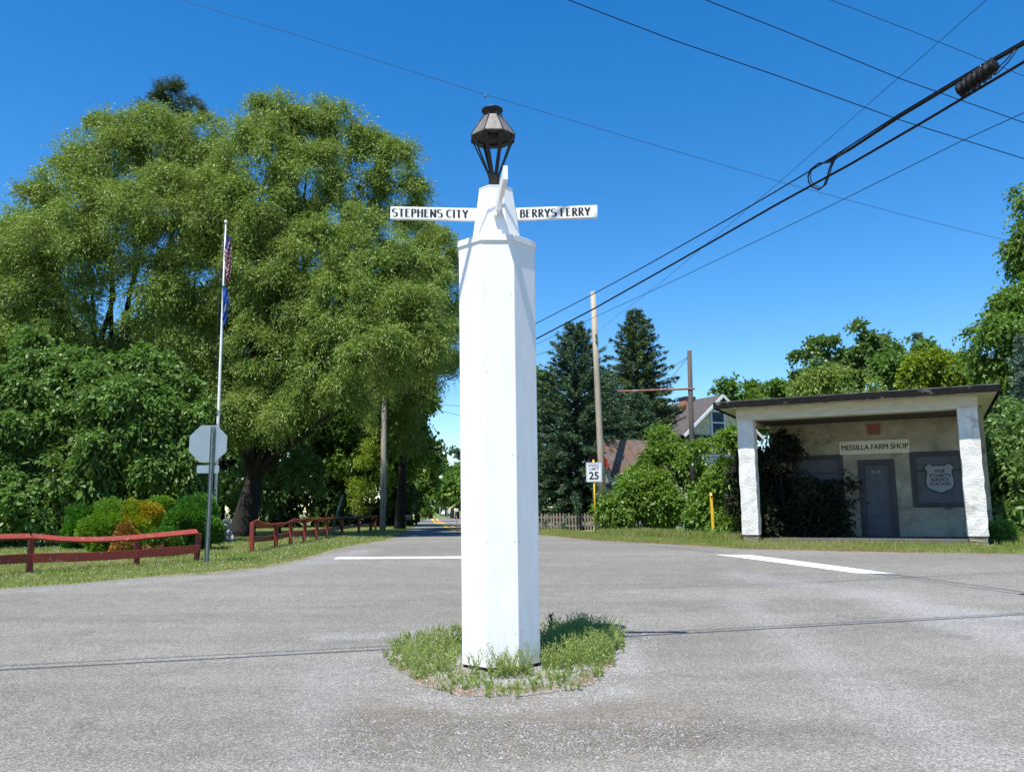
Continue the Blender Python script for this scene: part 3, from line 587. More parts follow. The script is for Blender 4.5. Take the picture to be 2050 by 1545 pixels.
tree('maple_tree', 'dark round-leaved maple by the road beyond the first pole', 'tree', base_at(790, 55), cl, 'maple', gr, .3, 2.5, seed=14, n=70000, L=.22, wd=.09, droop=.25, twig=.5, per=5, sub=16)
# dark pine tip
pb_ = base_at(345, 62); t = thing('pine_tree', 'dark pine whose top pokes out above the left willow', 'tree', pb_, 0, gr)
tp = at(345, 165, 62); mb = MB(); mb.tube([(0, 0, 0), (tp[0] - pb_[0], 0, tp[2] - pb_[2] - .5)], [.35, .05], 8); mb.build('trunk', MT['bark'], t)
cl = [CP(345, 190, 62, 32, 26), CP(330, 220, 62, 38, 28), CP(370, 225, 62, 36, 26), CP(282, 225, 62, 14, 26), CP(360, 200, 62, 20, 22), CP(335, 178, 62, 18, 14), CP(350, 250, 62, 40, 22)]
quads('crown', foliage([(c[0] - pb_[0], c[1] - pb_[1], c[2] - pb_[2], *c[3:]) for c in cl], 22000, .26, .018, 0.0, .45, 7, sub=9, seed=4, up=.6, fan=1.0, gaps=1.0, spread=.16, gscale=1.2), MT['pine'], t)
# darker trees filling in behind
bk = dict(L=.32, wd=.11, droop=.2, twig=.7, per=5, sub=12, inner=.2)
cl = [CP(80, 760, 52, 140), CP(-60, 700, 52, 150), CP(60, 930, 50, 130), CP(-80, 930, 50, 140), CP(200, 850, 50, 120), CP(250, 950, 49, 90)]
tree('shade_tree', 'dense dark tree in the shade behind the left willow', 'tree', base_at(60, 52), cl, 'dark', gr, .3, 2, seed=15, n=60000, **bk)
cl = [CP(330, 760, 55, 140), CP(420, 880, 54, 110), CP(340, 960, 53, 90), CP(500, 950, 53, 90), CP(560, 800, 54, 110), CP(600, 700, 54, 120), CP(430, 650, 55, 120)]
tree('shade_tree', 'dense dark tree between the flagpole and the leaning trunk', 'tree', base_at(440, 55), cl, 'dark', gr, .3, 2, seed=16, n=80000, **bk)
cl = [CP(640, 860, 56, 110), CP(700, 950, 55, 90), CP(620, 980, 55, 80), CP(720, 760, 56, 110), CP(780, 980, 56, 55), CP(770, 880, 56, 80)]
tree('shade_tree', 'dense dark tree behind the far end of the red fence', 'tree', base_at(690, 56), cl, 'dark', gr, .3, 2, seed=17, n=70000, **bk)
cl = [CP(745, 935, 43, 22, 45), CP(735, 990, 43, 26, 40), CP(750, 880, 43, 14, 30)]
tree('cedar', 'small yellowish cedar just left of the first roadside pole', 'tree', base_at(742, 43), cl, 'lime', gr, .06, .5, seed=18, n=5000, L=.14, wd=.03, droop=.2, twig=.35, per=6, sub=14)
cl = [CP(560, 900, 38, 55, 60), CP(520, 960, 38, 50), CP(610, 950, 38, 40)]
tree('sapling', 'lit green sapling under the willow canopy behind the leaning trunk', 'tree', base_at(560, 38), cl, 'broad', gr, .06, .8, seed=19, n=12000, L=.13, wd=.045, droop=.3, twig=.4, per=6, sub=14)
# big leafy shrubs in front of the willows, left
sk = dict(L=.17, wd=.042, droop=.45, twig=.5, per=7, sub=26, spread=.13, up=.2, flat=.6, gaps=.9, gscale=1.1)
cl = [CP(60, 800, 27, 80), CP(-30, 840, 27, 90), CP(30, 900, 26, 80), CP(-20, 1000, 25, 75), CP(70, 990, 25, 60), CP(90, 740, 28, 60)]
tree('cherry_laurel', 'glossy dark green shrub filling the left edge behind the red fence', 'shrub', base_at(20, 28), cl, 'broad', 'large shrubs behind the red fence', .12, 1.0, seed=21, n=100000, **sk)
cl = [CP(180, 800, 27.5, 85), CP(260, 830, 27, 90), CP(330, 880, 27, 75), CP(230, 930, 26.5, 90), CP(330, 960, 27, 70), CP(140, 900, 27, 70), CP(370, 820, 28, 50), CP(180, 980, 26, 60), CP(290, 760, 28, 55), CP(380, 930, 28, 40)]
tree('cherry_laurel', 'glossy leafy tree-sized shrub between the left willow and the clipped bushes', 'shrub', base_at(250, 28), cl, 'broad', 'large shrubs behind the red fence', .14, 1.0, seed=22, n=190000, **sk)
# ================================================================ CLIPPED BUSHES
def bush(label, px, pyc, Y, rx, rz, leaf, n, seed, L=.045, wd=.018, deadmix=None, lumps=None, name='clipped_bush'):
    c = at(px, pyc, Y); k = Y / F; b = (c[0], Y, G(Y) - .02); t = thing(name, label, 'bush', b, 0, 'evergreen bushes behind the left red fence')
    r = np.random.default_rng(seed); q = np.array([rx * k, rx * k * .9, rz * k]); d = unit(r.normal(size=(n, 3)))
    bump = 1 + .11 * np.sin(d[:, 0] * 4.3 + seed) * np.cos(d[:, 2] * 3.6 + seed * 2) + .07 * np.sin(d[:, 0] * 9 + d[:, 2] * 8 + seed * 3) + .035 * np.sin(d[:, 0] * 19 + d[:, 1] * 15) + r.normal(size=n) * .035
    P0 = r.normal(size=(1, 3)) * 0; bump = bump * (1 + .12 * np.sin(d[:, 1] * 3 + d[:, 2] * 5 + seed * 1.7)); cc = np.array([0, 0, c[2] - b[2]]); P = cc + d * q * bump[:, None] * r.uniform(.88, 1.0, n)[:, None]
    ok = P[:, 2] > .02; P = P[ok]; d = d[ok]; m = len(P)
    ld = unit(d + r.normal(size=(m, 3)) * .5 + [0, 0, .4]); sd = unit(np.cross(ld, r.normal(size=(m, 3)))); l = L * r.uniform(.6, 1.4, (m, 1)); w_ = wd * r.uniform(.7, 1.3, (m, 1))
    Q = np.stack([P, P + ld * l * .5 + sd * w_, P + ld * l, P + ld * l * .5 - sd * w_], 1)
    core = MB(); core.tube([(0, 0, 0), (0, 0, cc[2])], .05, 6); 
    for k2 in range(7):
        a = k2 * .9; core.tube([(0, 0, .1), (math.cos(a) * q[0] * .6, math.sin(a) * q[1] * .6, cc[2] + (k2 % 3 - 1) * q[2] * .4)], [.03, .01], 5)
    core.build('stems', MT['bark'], t); quads('foliage', Q, MT[leaf], t)
    if deadmix:
        n2 = deadmix; d2 = unit(r.normal(size=(n2, 3)) * [1, 1, .45] + [0, -.4, -.75]); P2 = cc + d2 * q * r.uniform(.75, 1.02, n2)[:, None]; P2 = P2[P2[:, 2] > .02]; m = len(P2)
        ld = unit(r.normal(size=(m, 3))); sd = unit(np.cross(ld, r.normal(size=(m, 3)))); 
        quads('dead_foliage', np.stack([P2, P2 + ld * .04 + sd * .015, P2 + ld * .08, P2 + ld * .04 - sd * .015], 1), MT['dead'], t)
    return t
bush('rounded clipped green bush, leftmost of the bushes behind the red rail', 218, 1068, 20.5, 48, 58, 'topg', 26000, 31)
bush('golden green bush between the round green one and the right-hand bushes', 272, 1054, 20.8, 46, 48, 'topy', 18000, 32)
bush('orange-brown dying bush just behind the red top rail', 252, 1086, 20.15, 24, 38, 'topo', 13000, 33, deadmix=5000)
bush('low green bush with brown dead branches beside the last post of the left fence', 325, 1092, 20.4, 36, 36, 'topb', 13000, 34, deadmix=4500)
bush('bright green bush beside the stop sign post', 385, 1052, 22.5, 52, 50, 'topb', 20000, 35, L=.07, wd=.02)
bush('tall green arborvitae standing left of the round bush', 165, 1062, 23.5, 34, 48, 'topb', 16000, 36, L=.08, wd=.022)
bush('small arborvitae tip rising behind the golden bush', 322, 1030, 23.5, 34, 36, 'topg', 9000, 37, L=.07, wd=.02)
# ================================================================ RED FENCES
def fence(label, posts, topz, rail_h, sags, group='red rail fences'):
    """posts: (px, py at foot); rails follow the posts and sag between them"""
    PB = [gnd(*p) for p in posts]; b = PB[0]; f = thing('rail_fence', label, 'fence', (b[0], b[1], G(b[1]) - .02), 0, group); o = np.array([b[0], b[1], G(b[1]) - .02])
    rr = random.Random(4); LP = [p - o for p in PB]
    for i, p in enumerate(LP):
        a = LP[max(i - 1, 0)]; c = LP[min(i + 1, len(LP) - 1)]; d = Vector((c - a)); d.z = 0; d.normalize()
        nrm = Vector((-d.y, d.x, 0)); 
        if nrm.y < 0: nrm = -nrm
        pp = Vector(p) + nrm * .075
        mb = MB(); tz = p[2] + topz[i]; lean = Vector((rr.uniform(-.02, .02), rr.uniform(-.02, .02), 0))
        mb.obox(pp + Vector((0, 0, -.1)), pp + lean + Vector((0, 0, topz[i] - .035)), .10, .10, up=tuple(nrm)); mb.build('post', MT['redfence'], f, .004)
    def rail(name, zoff, wv, th, tilt, front, sag):
        for i in range(len(LP) - 1):
            a = Vector(LP[i]); c = Vector(LP[i + 1]); n = 8; d = (c - a).normalized(); nrm = Vector((-d.y, d.x, 0)).normalized()
            if nrm.y < 0: nrm = -nrm
            up = (Vector((0, 0, 1)) * math.cos(tilt) + nrm * math.sin(tilt)).normalized(); out = up.cross(d).normalized()
            if out.y > 0: out = -out
            rings = []
            for k in range(n + 1):
                s = k / n; e0 = .012 if k == 0 else 0; e1 = .012 if k == n else 0; s2 = s + (e0 - e1) * .3
                p = a.lerp(c, s2); za = topz[i] * zoff; zc_ = topz[i + 1] * zoff; p.z += za + (zc_ - za) * s - sag[i] * math.sin(math.pi * s) + rr.uniform(-.003, .003); p += -nrm * front
                rings.append([p - up * wv / 2, p + up * wv / 2, p + up * wv / 2 + out * th, p - up * wv / 2 + out * th])
            MB().ngon_prism(rings).build(name, MT['redfence'], f, .003)
    rail('top_rail', .97, .19, .04, R(62), -.10, sags); rail('lower_rail', .42, rail_h, .038, 0, -.012, [s * .25 for s in sags])
    return f
fence('sagging red rail fence at the left edge in front of the clipped bushes', [(-190, 1172), (61, 1148), (276, 1132), (396, 1123)], [.90, .73, .60, .66], .18, [.02, .06, .0])
fence('red rail fence running back beside the road right of the stop sign', [(498, 1105), (547, 1095), (577, 1090), (604, 1085), (629, 1081), (650, 1077), (681, 1071), (715, 1065), (749, 1060)], [.78, .64, .74, .76, .74, .72, .72, .72, .7], .14, [.06, .05, .03, .03, .02, .02, .02, .02])
# ================================================================ STOP SIGN (seen from behind)
sp = gnd(414, 1128); st = thing('stop_sign', 'back of an octagonal stop sign with a small plate below on a perforated post', 'road sign', (sp[0], sp[1], sp[2]), R(3))
k = sp[1] / F; h_top = at(414, 850, sp[1])[2] - sp[2]; ctr = at(416.5, 888, sp[1]); cx_, cz_ = ctr[0] - sp[0], ctr[2] - sp[2]; ap = .415
mb = MB(); mb.box(-.045, .045, .0, .004, -.1, h_top - .04); mb.box(-.045, -.041, -.03, 0, -.1, h_top - .04); mb.box(.041, .045, -.03, 0, -.1, h_top - .04); 
mb.box(-.020, .020, -.034, -.030, -.1, h_top - .04); hl = mb
for i in range(int((h_top - .2) / .05)): hl.box(-.007, .007, -.0352, -.0342, .1 + i * .05, .1 + i * .05 + .014, 1)  # punched holes as dark patches, their shade put into the colour
mb.build('post', [MT['galv'], MT['shadowgap']], st)
oc = [(cx_ + ap / math.cos(math.pi / 8) * math.cos(math.pi / 8 + q * math.pi / 4), cz_ + ap / math.cos(math.pi / 8) * math.sin(math.pi / 8 + q * math.pi / 4)) for q in range(8)]
MB().ngon_prism([[(x, .010, z) for x, z in oc], [(x, .013, z) for x, z in oc]]).build('sign_panel', MT['signalu'], st)
MB().ngon_prism([[(cx_ + (x - cx_) * .97, .0135, cz_ + (z - cz_) * .97) for x, z in oc], [(cx_ + (x - cx_) * .97, .0145, cz_ + (z - cz_) * .97) for x, z in oc]]).build('sign_face', MT['redpaint'], st)
pc = at(416, 939, sp[1]); rr_ = MB(); w2, h2, rd = .245, .088, .03; ring_ = []
for (qx, qz, a0) in ((1, 1, 0), (-1, 1, 90), (-1, -1, 180), (1, -1, 270)):
    for a in (0, 30, 60, 90): ring_.append((pc[0] - sp[0] + qx * (w2 - rd) + rd * math.cos(R(a0 + a)), pc[2] - sp[2] + qz * (h2 - rd) + rd * math.sin(R(a0 + a))))
rr_.ngon_prism([[(x, .010, z) for x, z in ring_], [(x, .013, z) for x, z in ring_]]); rr_.build('lower_plate', MT['signalu'], st)
# ================================================================ FLAGPOLE
FY = 27.5; fb = at(428, 1075, FY); ft = at(452, 447, FY); fo = np.array([fb[0], FY, G(FY) - .02])
fp = thing('flagpole', 'white flagpole rising in front of the willows behind the stop sign', 'flagpole', tuple(fo)); tv = ft - fo
MB().tube([(0, 0, 0), tuple(tv * .4), tuple(tv * .8), tuple(tv)], [.06, .052, .035, .02], 12).build('pole', MT['pole_white'], fp)
MB().lathe([(.0, tv[2] - .02), (.05, tv[2] + .02), (.06, tv[2] + .06), (.04, tv[2] + .1), (0, tv[2] + .12)], 12, c=(tv[0], tv[1]), caps=False).build('finial', MT['pole_white'], fp)
bx = at(426, 998, FY) - fo; MB().box(bx[0] - .09, bx[0] + .03, -.12, -.05, bx[2] - .22, bx[2] + .19).build('halyard_box', MT['pole_white'], fp, .01)
hy = at(447, 560, FY) - fo; MB().tube([(bx[0] - .05, -.09, bx[2] + .1), (hy[0] - .1, -.08, hy[2]), (tv[0] - .03, -.03, tv[2] - .1)], .012, 5).build('halyard', MT['cablegray'], fp)
def flag(name, label, ptop, pbot, mats, cell, seed, wx):
    a = at(*ptop, FY); b = at(*pbot, FY); Hh = (a - b)[2]; o_ = thing(name, label, 'flag', tuple(a)); nu, nv = 26, 13; r = np.random.default_rng(seed); mb = MB(); hoist = Hh * .52; fly = Hh * .50
    for i in range(nu + 1):
        for j in range(nv + 1):
            u = i / nu; v = j / nv; x = .05 + wx * u ** .6 * (.55 + .45 * (1 - v)) + .05 * math.sin(u * 17 + v * 2.0 + seed); y = -.05 + .075 * math.sin(u * 21 + seed) * (u * .8 + .3) + .03 * math.sin(v * 7 + u * 5)
            z = -v * hoist - u * fly * (.85 + .15 * v) ; x += (b - a)[0] * (-z / Hh); mb.v.append((x, y, z))
    for i in range(nu):
        for j in range(nv):
            q = i * (nv + 1) + j; mb.f.append((q, q + 1, q + nv + 2, q + nv + 1)); mb.mi.append(cell(i / nu, j, nv)); mb.sm.append(True)
    c = mb.build('cloth', mats, o_); return o_
flag('flag', 'limp red white and blue striped flag hanging at the top of the pole', (450, 462), (446, 572), [MT['flagred'], MT['flagwhite'], MT['flagblue']], lambda u, j, n: 2 if (u < .38 and j < 7) else (0 if j % 2 == 0 else 1), 2, .26)
flag('flag', 'limp royal blue state flag hanging below the striped one', (446, 572), (441, 655), [MT['flagblue2'], MT['flagwhite']], lambda u, j, n: 1 if (.4 < u < .6 and 5 <= j <= 8) else 0, 5, .22)
# fieldstone plinth
mb = MB(); sb = gnd(446, 1086); r = random.Random(3)
def rock(mb, c, s, sd):
    r = np.random.default_rng(sd); bm = bmesh.new(); bmesh.ops.create_icosphere(bm, subdivisions=2, radius=1)
    for v in bm.verts:
        k_ = 1 + .18 * math.sin(v.co.x * 4 + sd) + .15 * math.cos(v.co.y * 5 + sd * 2) + r.uniform(-.06, .06); v.co = Vector((v.co.x * s[0] * k_ + c[0], v.co.y * s[1] * k_ + c[1], v.co.z * s[2] * k_ + c[2]))
    mb.add([v.co[:] for v in bm.verts], [tuple(v.index for v in f.verts) for f in bm.faces]); bm.free()
for i, (x, z, sx, sz) in enumerate([(-.25, .12, .18, .17), (-.02, .12, .2, .16), (.2, .14, .17, .18), (-.1, .34, .16, .13), (.1, .36, .17, .14), (.08, .56, .15, .12), (.1, .74, .12, .10)]): rock(mb, (x, 0, z), (sx, .2, sz), i + 1)
tag(mb.build('stone_monument', MT['stone']), 'low rough fieldstone pile at the foot of the flagpole', 'monument').location = (sb[0], sb[1], G(sb[1]) - .02)
# ================================================================ ROADSIDE POLES
def pole(name, label, top, bot, Y, r0, r1, mat, group, extra=None):
    b = at(*bot, Y); t_ = at(*top, Y); o = np.array([b[0], Y, G(Y) - .02]); p = thing(name, label, 'utility pole', tuple(o), 0, group)
    v = t_ - o; MB().tube([(0, 0, 0), tuple(v * .33), tuple(v * .66), tuple(v)], [r0, r0 * .7 + r1 * .3, r0 * .35 + r1 * .65, r1], 14).build('shaft', MT[mat], p); return p, v
ug = 'utility poles'
P1, v1 = pole('utility_pole', 'weathered grey utility pole beside the red fence, its top lost in the willow', (771, 700), (766, 1060), 42, .165, .12, 'polegray', ug)
P2, v2 = pole('utility_pole', 'slim pale utility pole beyond the first, left of the distant road', (820, 880), (816, 1050), 70, .15, .12, 'polegray', ug)
P3, v3 = pole('utility_pole', 'tall tan utility pole standing behind the speed limit sign', (1187, 587), (1210, 1062), 39, .17, .125, 'polewood', ug)
MB().lathe([(.13, 0), (.11, .07), (0, .09)], 14, c=(v3[0], v3[1]), caps=False).build('pole_top', MT['polegray'], P3).location = (0, 0, v3[2])
for py in (672, 683): 
    q = at(1190 + (py - 587) * .045, py, 38.86) - np.array(P3.location); MB().obox((q[0] - .05, q[1], q[2]), (q[0] + .05, q[1] - .02, q[2]), .06, .12).build('insulator_bracket', MT['poledark'], P3)
P4, v4 = pole('utility_pole', 'distant thin pole at the right side of the far road', (896, 1000), (896, 1036), 150, .16, .13, 'polegray', ug)
P5, v5 = pole('utility_pole', 'faint farther pole behind the distant right-hand one', (881, 1006), (881, 1034), 185, .16, .13, 'polegray', ug)
# old sign mast with a pipe arm
b = at(1390, 1060, 34); o = np.array([b[0], 34, G(34) - .02]); sm = thing('sign_mast', 'old dark wooden mast with an empty rusty pipe arm behind the shrubs', 'mast', tuple(o))
v = at(1380, 702, 34) - o; MB().tube([(0, 0, 0), tuple(v * .5), tuple(v)], [.12, .11, .095], 12).build('mast', MT['poledark'], sm)
a_ = at(1391, 778, 33.9) - o; e_ = at(1236, 783.5, 34.2) - o; MB().tube([tuple(a_), tuple((a_ + e_) / 2), tuple(e_)], .04, 10).build('pipe_arm', MT['rust'], sm)
for s_ in (.12, .45, .72): 
    q = e_ + (a_ - e_) * s_; dd = unit(a_ - e_) * .03; MB().tube([tuple(q - dd), tuple(q + dd)], .058, 10).build('pipe_collar', MT['rust'], sm)
tpv = at(1379, 713, 34) - o
for s_ in (.20, .52): q = e_ + (a_ - e_) * s_; MB().tube([tuple(tpv), tuple((tpv + q) / 2 - [0, 0, .1]), tuple(q)], .012, 5).build('guy_cable', MT['cablegray'], sm)
# leaning guy-wire guard
g0 = at(676, 1055, 40); g1 = at(686, 990, 40); MT['guard'] = pmat('green_guard', (.12, .2, .17), None, 5, .5)
b = np.array([g0[0], 40, G(40) - .02]); gw = thing('guy_wire_guard', 'slanting green guy wire guard behind the red fence', 'guy wire', tuple(b)); e1 = at(664, 1056, 40) - b; e2 = g1 - b; e3 = v1 + np.array(P1.location) - b
MB().tube([tuple(e1 * [1, 1, 0]), tuple(e2)], .05, 8).build('guard', MT['guard'], gw); MB().tube([tuple(e2), tuple(e2 + (e3 - e2) * .95)], .010, 5).build('wire', MT['cablegray'], gw)
# ================================================================ SPEED LIMIT SIGN, MARKER POST
def text_mesh(name, txt, size, mat, parent, loc, rot=(R(90), 0, 0), sx=1.0, bold=0.0, align='CENTER', space=1.0, heavy=0):
    c = bpy.data.curves.new(name, 'FONT'); c.body = txt; c.size = size; c.align_x = align; c.align_y = 'CENTER'; c.offset = bold; c.space_character = space; c.resolution_u = 4; c.extrude = .001
    o = bpy.data.objects.new('tmp', c); col.objects.link(o); bpy.context.view_layer.update(); dg = bpy.context.evaluated_depsgraph_get(); me = bpy.data.meshes.new_from_object(o.evaluated_get(dg)); me.name = name; bpy.data.objects.remove(o); me.materials.clear()
    if heavy:
        bm = bmesh.new(); bm.from_mesh(me); g = bmesh.ops.duplicate(bm, geom=bm.verts[:] + bm.edges[:] + bm.faces[:]); bmesh.ops.translate(bm, verts=[v for v in g['geom'] if isinstance(v, bmesh.types.BMVert)], vec=(heavy, heavy * .3, .0006)); bm.to_mesh(me); bm.free()
    n = link(name, me, mat, parent); n.location = loc; n.rotation_euler = rot; n.scale = (sx, 1, 1); return n
b = gnd(1193, 1069); zz = b[2]; sg = thing('speed_limit_sign', 'white SPEED LIMIT 25 sign on a thin yellow post', 'road sign', tuple(b), R(-3))
k = b[1] / F; ctr = at(1189, 945, b[1]) - b; tp = at(1188, 920, b[1]) - b
MB().tube([(0, .03, -.1), (tp[0], .03, tp[2])], .035, 8).build('post', MT['yellowpost'], sg)
w2, h2 = .315, .395; MB().box(ctr[0] - w2, ctr[0] + w2, -.02, -.015, ctr[2] - h2, ctr[2] + h2).build('sign_panel', MT['signface'], sg)
mb = MB(); i_ = .022; t_ = .012
for (x0, x1, z0, z1) in ((-w2 + i_, w2 - i_, h2 - i_ - t_, h2 - i_), (-w2 + i_, w2 - i_, -h2 + i_, -h2 + i_ + t_), (-w2 + i_, -w2 + i_ + t_, -h2 + i_ + t_, h2 - i_ - t_), (w2 - i_ - t_, w2 - i_, -h2 + i_ + t_, h2 - i_ - t_)): mb.box(ctr[0] + x0, ctr[0] + x1, -.022, -.0205, ctr[2] + z0, ctr[2] + z1)
mb.build('border', MT['black'], sg)
text_mesh('lettering', 'SPEED', .155, MT['black'], sg, (ctr[0], -.022, ctr[2] + .265), bold=.002, space=1.12); text_mesh('lettering', 'LIMIT', .155, MT['black'], sg, (ctr[0], -.022, ctr[2] + .125), bold=.002, space=1.12)
text_mesh('lettering', '25', .42, MT['black'], sg, (ctr[0], -.022, ctr[2] - .155), bold=.012)
b = gnd(1429, 1079); tp = at(1427, 984, b[1]) - b; mk = thing('marker_post', 'short yellow marker post standing in grass left of the shop', 'marker post', tuple(b))
MB().box(-.045, .045, -.02, .02, -.1, tp[2] - .02).build('post', MT['yellowpost'], mk, .008).rotation_euler = (0, R(-1.2), 0)
MB().tube([(-.035, -.045, tp[2] - .12), (-.035, -.021, tp[2] - .12)], .03, 12).build('reflector', MT['signface'], mk)
# ================================================================ SERVICE STATION
SO = gnd(1487, 1087); SZ = SO[2]; SA = R(27)
stn = thing('service_station', 'small derelict white stucco service station with open porch and dark flat roof', 'building', (SO[0], SO[1], SZ), -SA)
def plv(px, py, v):
    V_ = np.array([math.sin(SA), math.cos(SA), 0]); U_ = np.array([math.cos(SA), -math.sin(SA), 0]); d = ray(px, py); b = np.array([SO[0], SO[1], SZ]); t = ((b + V_ * v - C0) @ V_) / (d @ V_); P = C0 + d * t - b; return P @ U_, P[2]
MB().box(-.1, 6.25, -.07, 6.5, -.4, 0.0).build('porch_kerb', MT['concrete'], stn, .01)
MB().box(.48, 6.1, .5, 3.0, .001, .13).build('porch_floor', pmat('porch_floor_shade', (.12, .11, .10), (.08, .075, .07), 4, .95), stn)  # porch shade put into the dark floor colour
def rough_pillar(u0, u1, v0, v1, z0, z1, seed):
    r = random.Random(seed); mb = MB(); rings = []; n = 16
    for k in range(n + 1):
        z = z0 + (z1 - z0) * k / n; j = lambda: r.uniform(-.012, .012); pts = []
        for (a, b_) in ((u0, v0), ((u0 + u1) / 2, v0), (u1, v0), (u1, (v0 + v1) / 2), (u1, v1), ((u0 + u1) / 2, v1), (u0, v1), (u0, (v0 + v1) / 2)): pts.append((a + j(), b_ + j(), z))
        rings.append(pts)
    mb.ngon_prism(rings); return mb
for (u0, u1, s_) in ((0.0, .46, 1), (5.68, 6.15, 2)):
    p = rough_pillar(u0, u1, 0, .46, .24, 3.52, s_).build('pillar', MT['stucco'], stn); rough_pillar(u0 + .03, u1 - .03, .03, .44, 0, .24, s_ + 5).build('pillar_foot', MT['stonebase'], p)
mb = MB(); mb.box(-.02, 6.17, 0.0, .42, 3.52, 3.883); mb.box(-.02, .30, .42, 3.0, 3.52, 3.86); mb.box(5.87, 6.17, .42, 3.0, 3.52, 3.86); mb.build('porch_beam', MT['creamwood'], stn, .008)
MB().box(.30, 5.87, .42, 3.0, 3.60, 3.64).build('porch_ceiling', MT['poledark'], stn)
MB().box(.02, 6.13, .44, .50, 3.50, 3.519).build('beam_shade_strip', MT['poledark'], stn)  # dark strip added behind the beam to stand in for shade
# enclosed block, wall with openings left as recesses
W0, W1, D0, D1 = .42, 6.42, 3.0, 6.6
door = (3.02, 3.93, .13, 2.36); win1 = (1.08, 2.50, 1.02, 2.56); win2 = (4.46, 5.88, 1.02, 2.56)
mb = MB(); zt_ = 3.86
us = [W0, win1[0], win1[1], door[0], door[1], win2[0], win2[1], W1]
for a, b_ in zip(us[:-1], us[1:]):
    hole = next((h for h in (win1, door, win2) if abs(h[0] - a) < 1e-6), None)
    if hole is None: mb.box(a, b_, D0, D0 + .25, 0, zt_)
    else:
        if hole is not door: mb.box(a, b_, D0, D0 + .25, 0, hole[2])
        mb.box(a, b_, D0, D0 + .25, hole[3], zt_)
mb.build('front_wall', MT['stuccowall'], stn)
mb = MB(); mb.box(W0, W0 + .25, D0 + .25, D1, 0, zt_); mb.box(W1 - .25, W1, D0 + .25, D1, 0, zt_); mb.box(W0 + .25, W1 - .25, D1 - .25, D1, 0, zt_); mb.build('side_wall', MT['stucco'], stn)
# door
u0, u1, z0, z1 = door; dr = MB().box(u0 + .12, u1 - .12, D0 + .05, D0 + .09, z0, z1 - .12).build('door', MT['greydoor'], stn)
mb = MB(); mb.box(u0 - .06, u0 + .12, D0 - .03, D0 + .05, z0, z1 + .06); mb.box(u1 - .12, u1 + .06, D0 - .03, D0 + .05, z0, z1 + .06); mb.box(u0 + .12, u1 - .12, D0 - .03, D0 + .05, z1 - .12, z1 + .06); mb.build('door_frame', MT['greyframe'], dr)
mb = MB(); a, b_ = u0 + .12, u1 - .12
for (x0, x1, y0, y1) in ((a, a + .11, z0, z1 - .12), (b_ - .11, b_, z0, z1 - .12), (a + .11, b_ - .11, z1 - .26, z1 - .12), (a + .11, b_ - .11, z0 + .62, z0 + .76), (a + .11, b_ - .11, z0, z0 + .2)): mb.box(x0, x1, D0 + .032, D0 + .05, y0, y1)
mb.build('door_rails', MT['greydoor'], dr)
MB().lathe([(.0, 0), (.03, .01), (.03, .05), (0, .06)], 10, caps=False).build('door_knob', MT['lanternd'], dr).matrix_local = Matrix.Translation((a + .05, D0 + .03, z0 + .98)) @ Matrix.Rotation(R(90), 4, 'X')
nb = MB().box((a + b_) / 2 - .14, (a + b_) / 2 + .11, D0 + .026, D0 + .031, z1 - .345, z1 - .265).build('number_plate', MT['shieldgrey'], dr)
MT['palepaint'] = pmat('pale_letter_paint', (.42, .42, .40), None, 5, .6)
tag(text_mesh('number', '252', .085, MT['black'], dr, ((a + b_) / 2 - .015, D0 + .0255, z1 - .305), bold=.002), None)
for (u0, u1, z0, z1) in (win1, win2):
    wn = MB().box(u0 + .08, u1 - .08, D0 + .06, D0 + .10, z0 + .08, z1 - .08).build('boarded_window', MT['greydoor'], stn)
    mb = MB(); mb.box(u0 - .05, u0 + .08, D0 - .03, D0 + .06, z0 - .05, z1 + .05); mb.box(u1 - .08, u1 + .05, D0 - .03, D0 + .06, z0 - .05, z1 + .05); mb.box(u0 + .08, u1 - .08, D0 - .03, D0 + .06, z1 - .08, z1 + .05); mb.box(u0 + .08, u1 - .08, D0 - .03, D0 + .06, z0 - .05, z0 + .08); mb.build('window_frame', MT['greyframe'], wn)
    MB().box(u0 + .08, u1 - .08, D0 + .035, D0 + .06, z0 + 1.0, z0 + 1.05).build('meeting_rail', MT['greyframe'], wn)
# roof
RV0, RU0, RU1, RV1 = -.46, -.52, 6.66, 7.1
mb = MB(); mb.box(RU0 + .04, RU1 - .04, RV0 + .04, 0.0, 3.885, 3.92); mb.box(RU0 + .04, -.02, 0, RV1 - .04, 3.885, 3.92); mb.box(6.17, RU1 - .04, 0, RV1 - .04, 3.885, 3.92); mb.build('soffit', MT['creamwood'], stn)
rr = random.Random(8); mb = MB()
def fascia(p, q, out):
    n = 40; rings = []
    for k in range(n + 1):
        s = k / n; x = p[0] + (q[0] - p[0]) * s; y = p[1] + (q[1] - p[1]) * s; jb = rr.uniform(-.008, .008); jt = rr.uniform(-.008, .01); zb_ = 3.852 + jb; zt2 = 4.03 + jt
        rings.append([(x, y, zb_), (x + out[0] * .04, y + out[1] * .04, zb_), (x + out[0] * .05, y + out[1] * .05, zt2), (x, y, zt2)])
    mb.ngon_prism(rings)
fascia((RU0, RV0), (RU1, RV0), (0, -1)); fascia((RU1, RV0), (RU1, RV1), (1, 0)); fascia((RU0, RV0), (RU0, RV1), (-1, 0)); fascia((RU0, RV1), (RU1, RV1), (0, 1))
mb.build('fascia', MT['fascia'], stn)
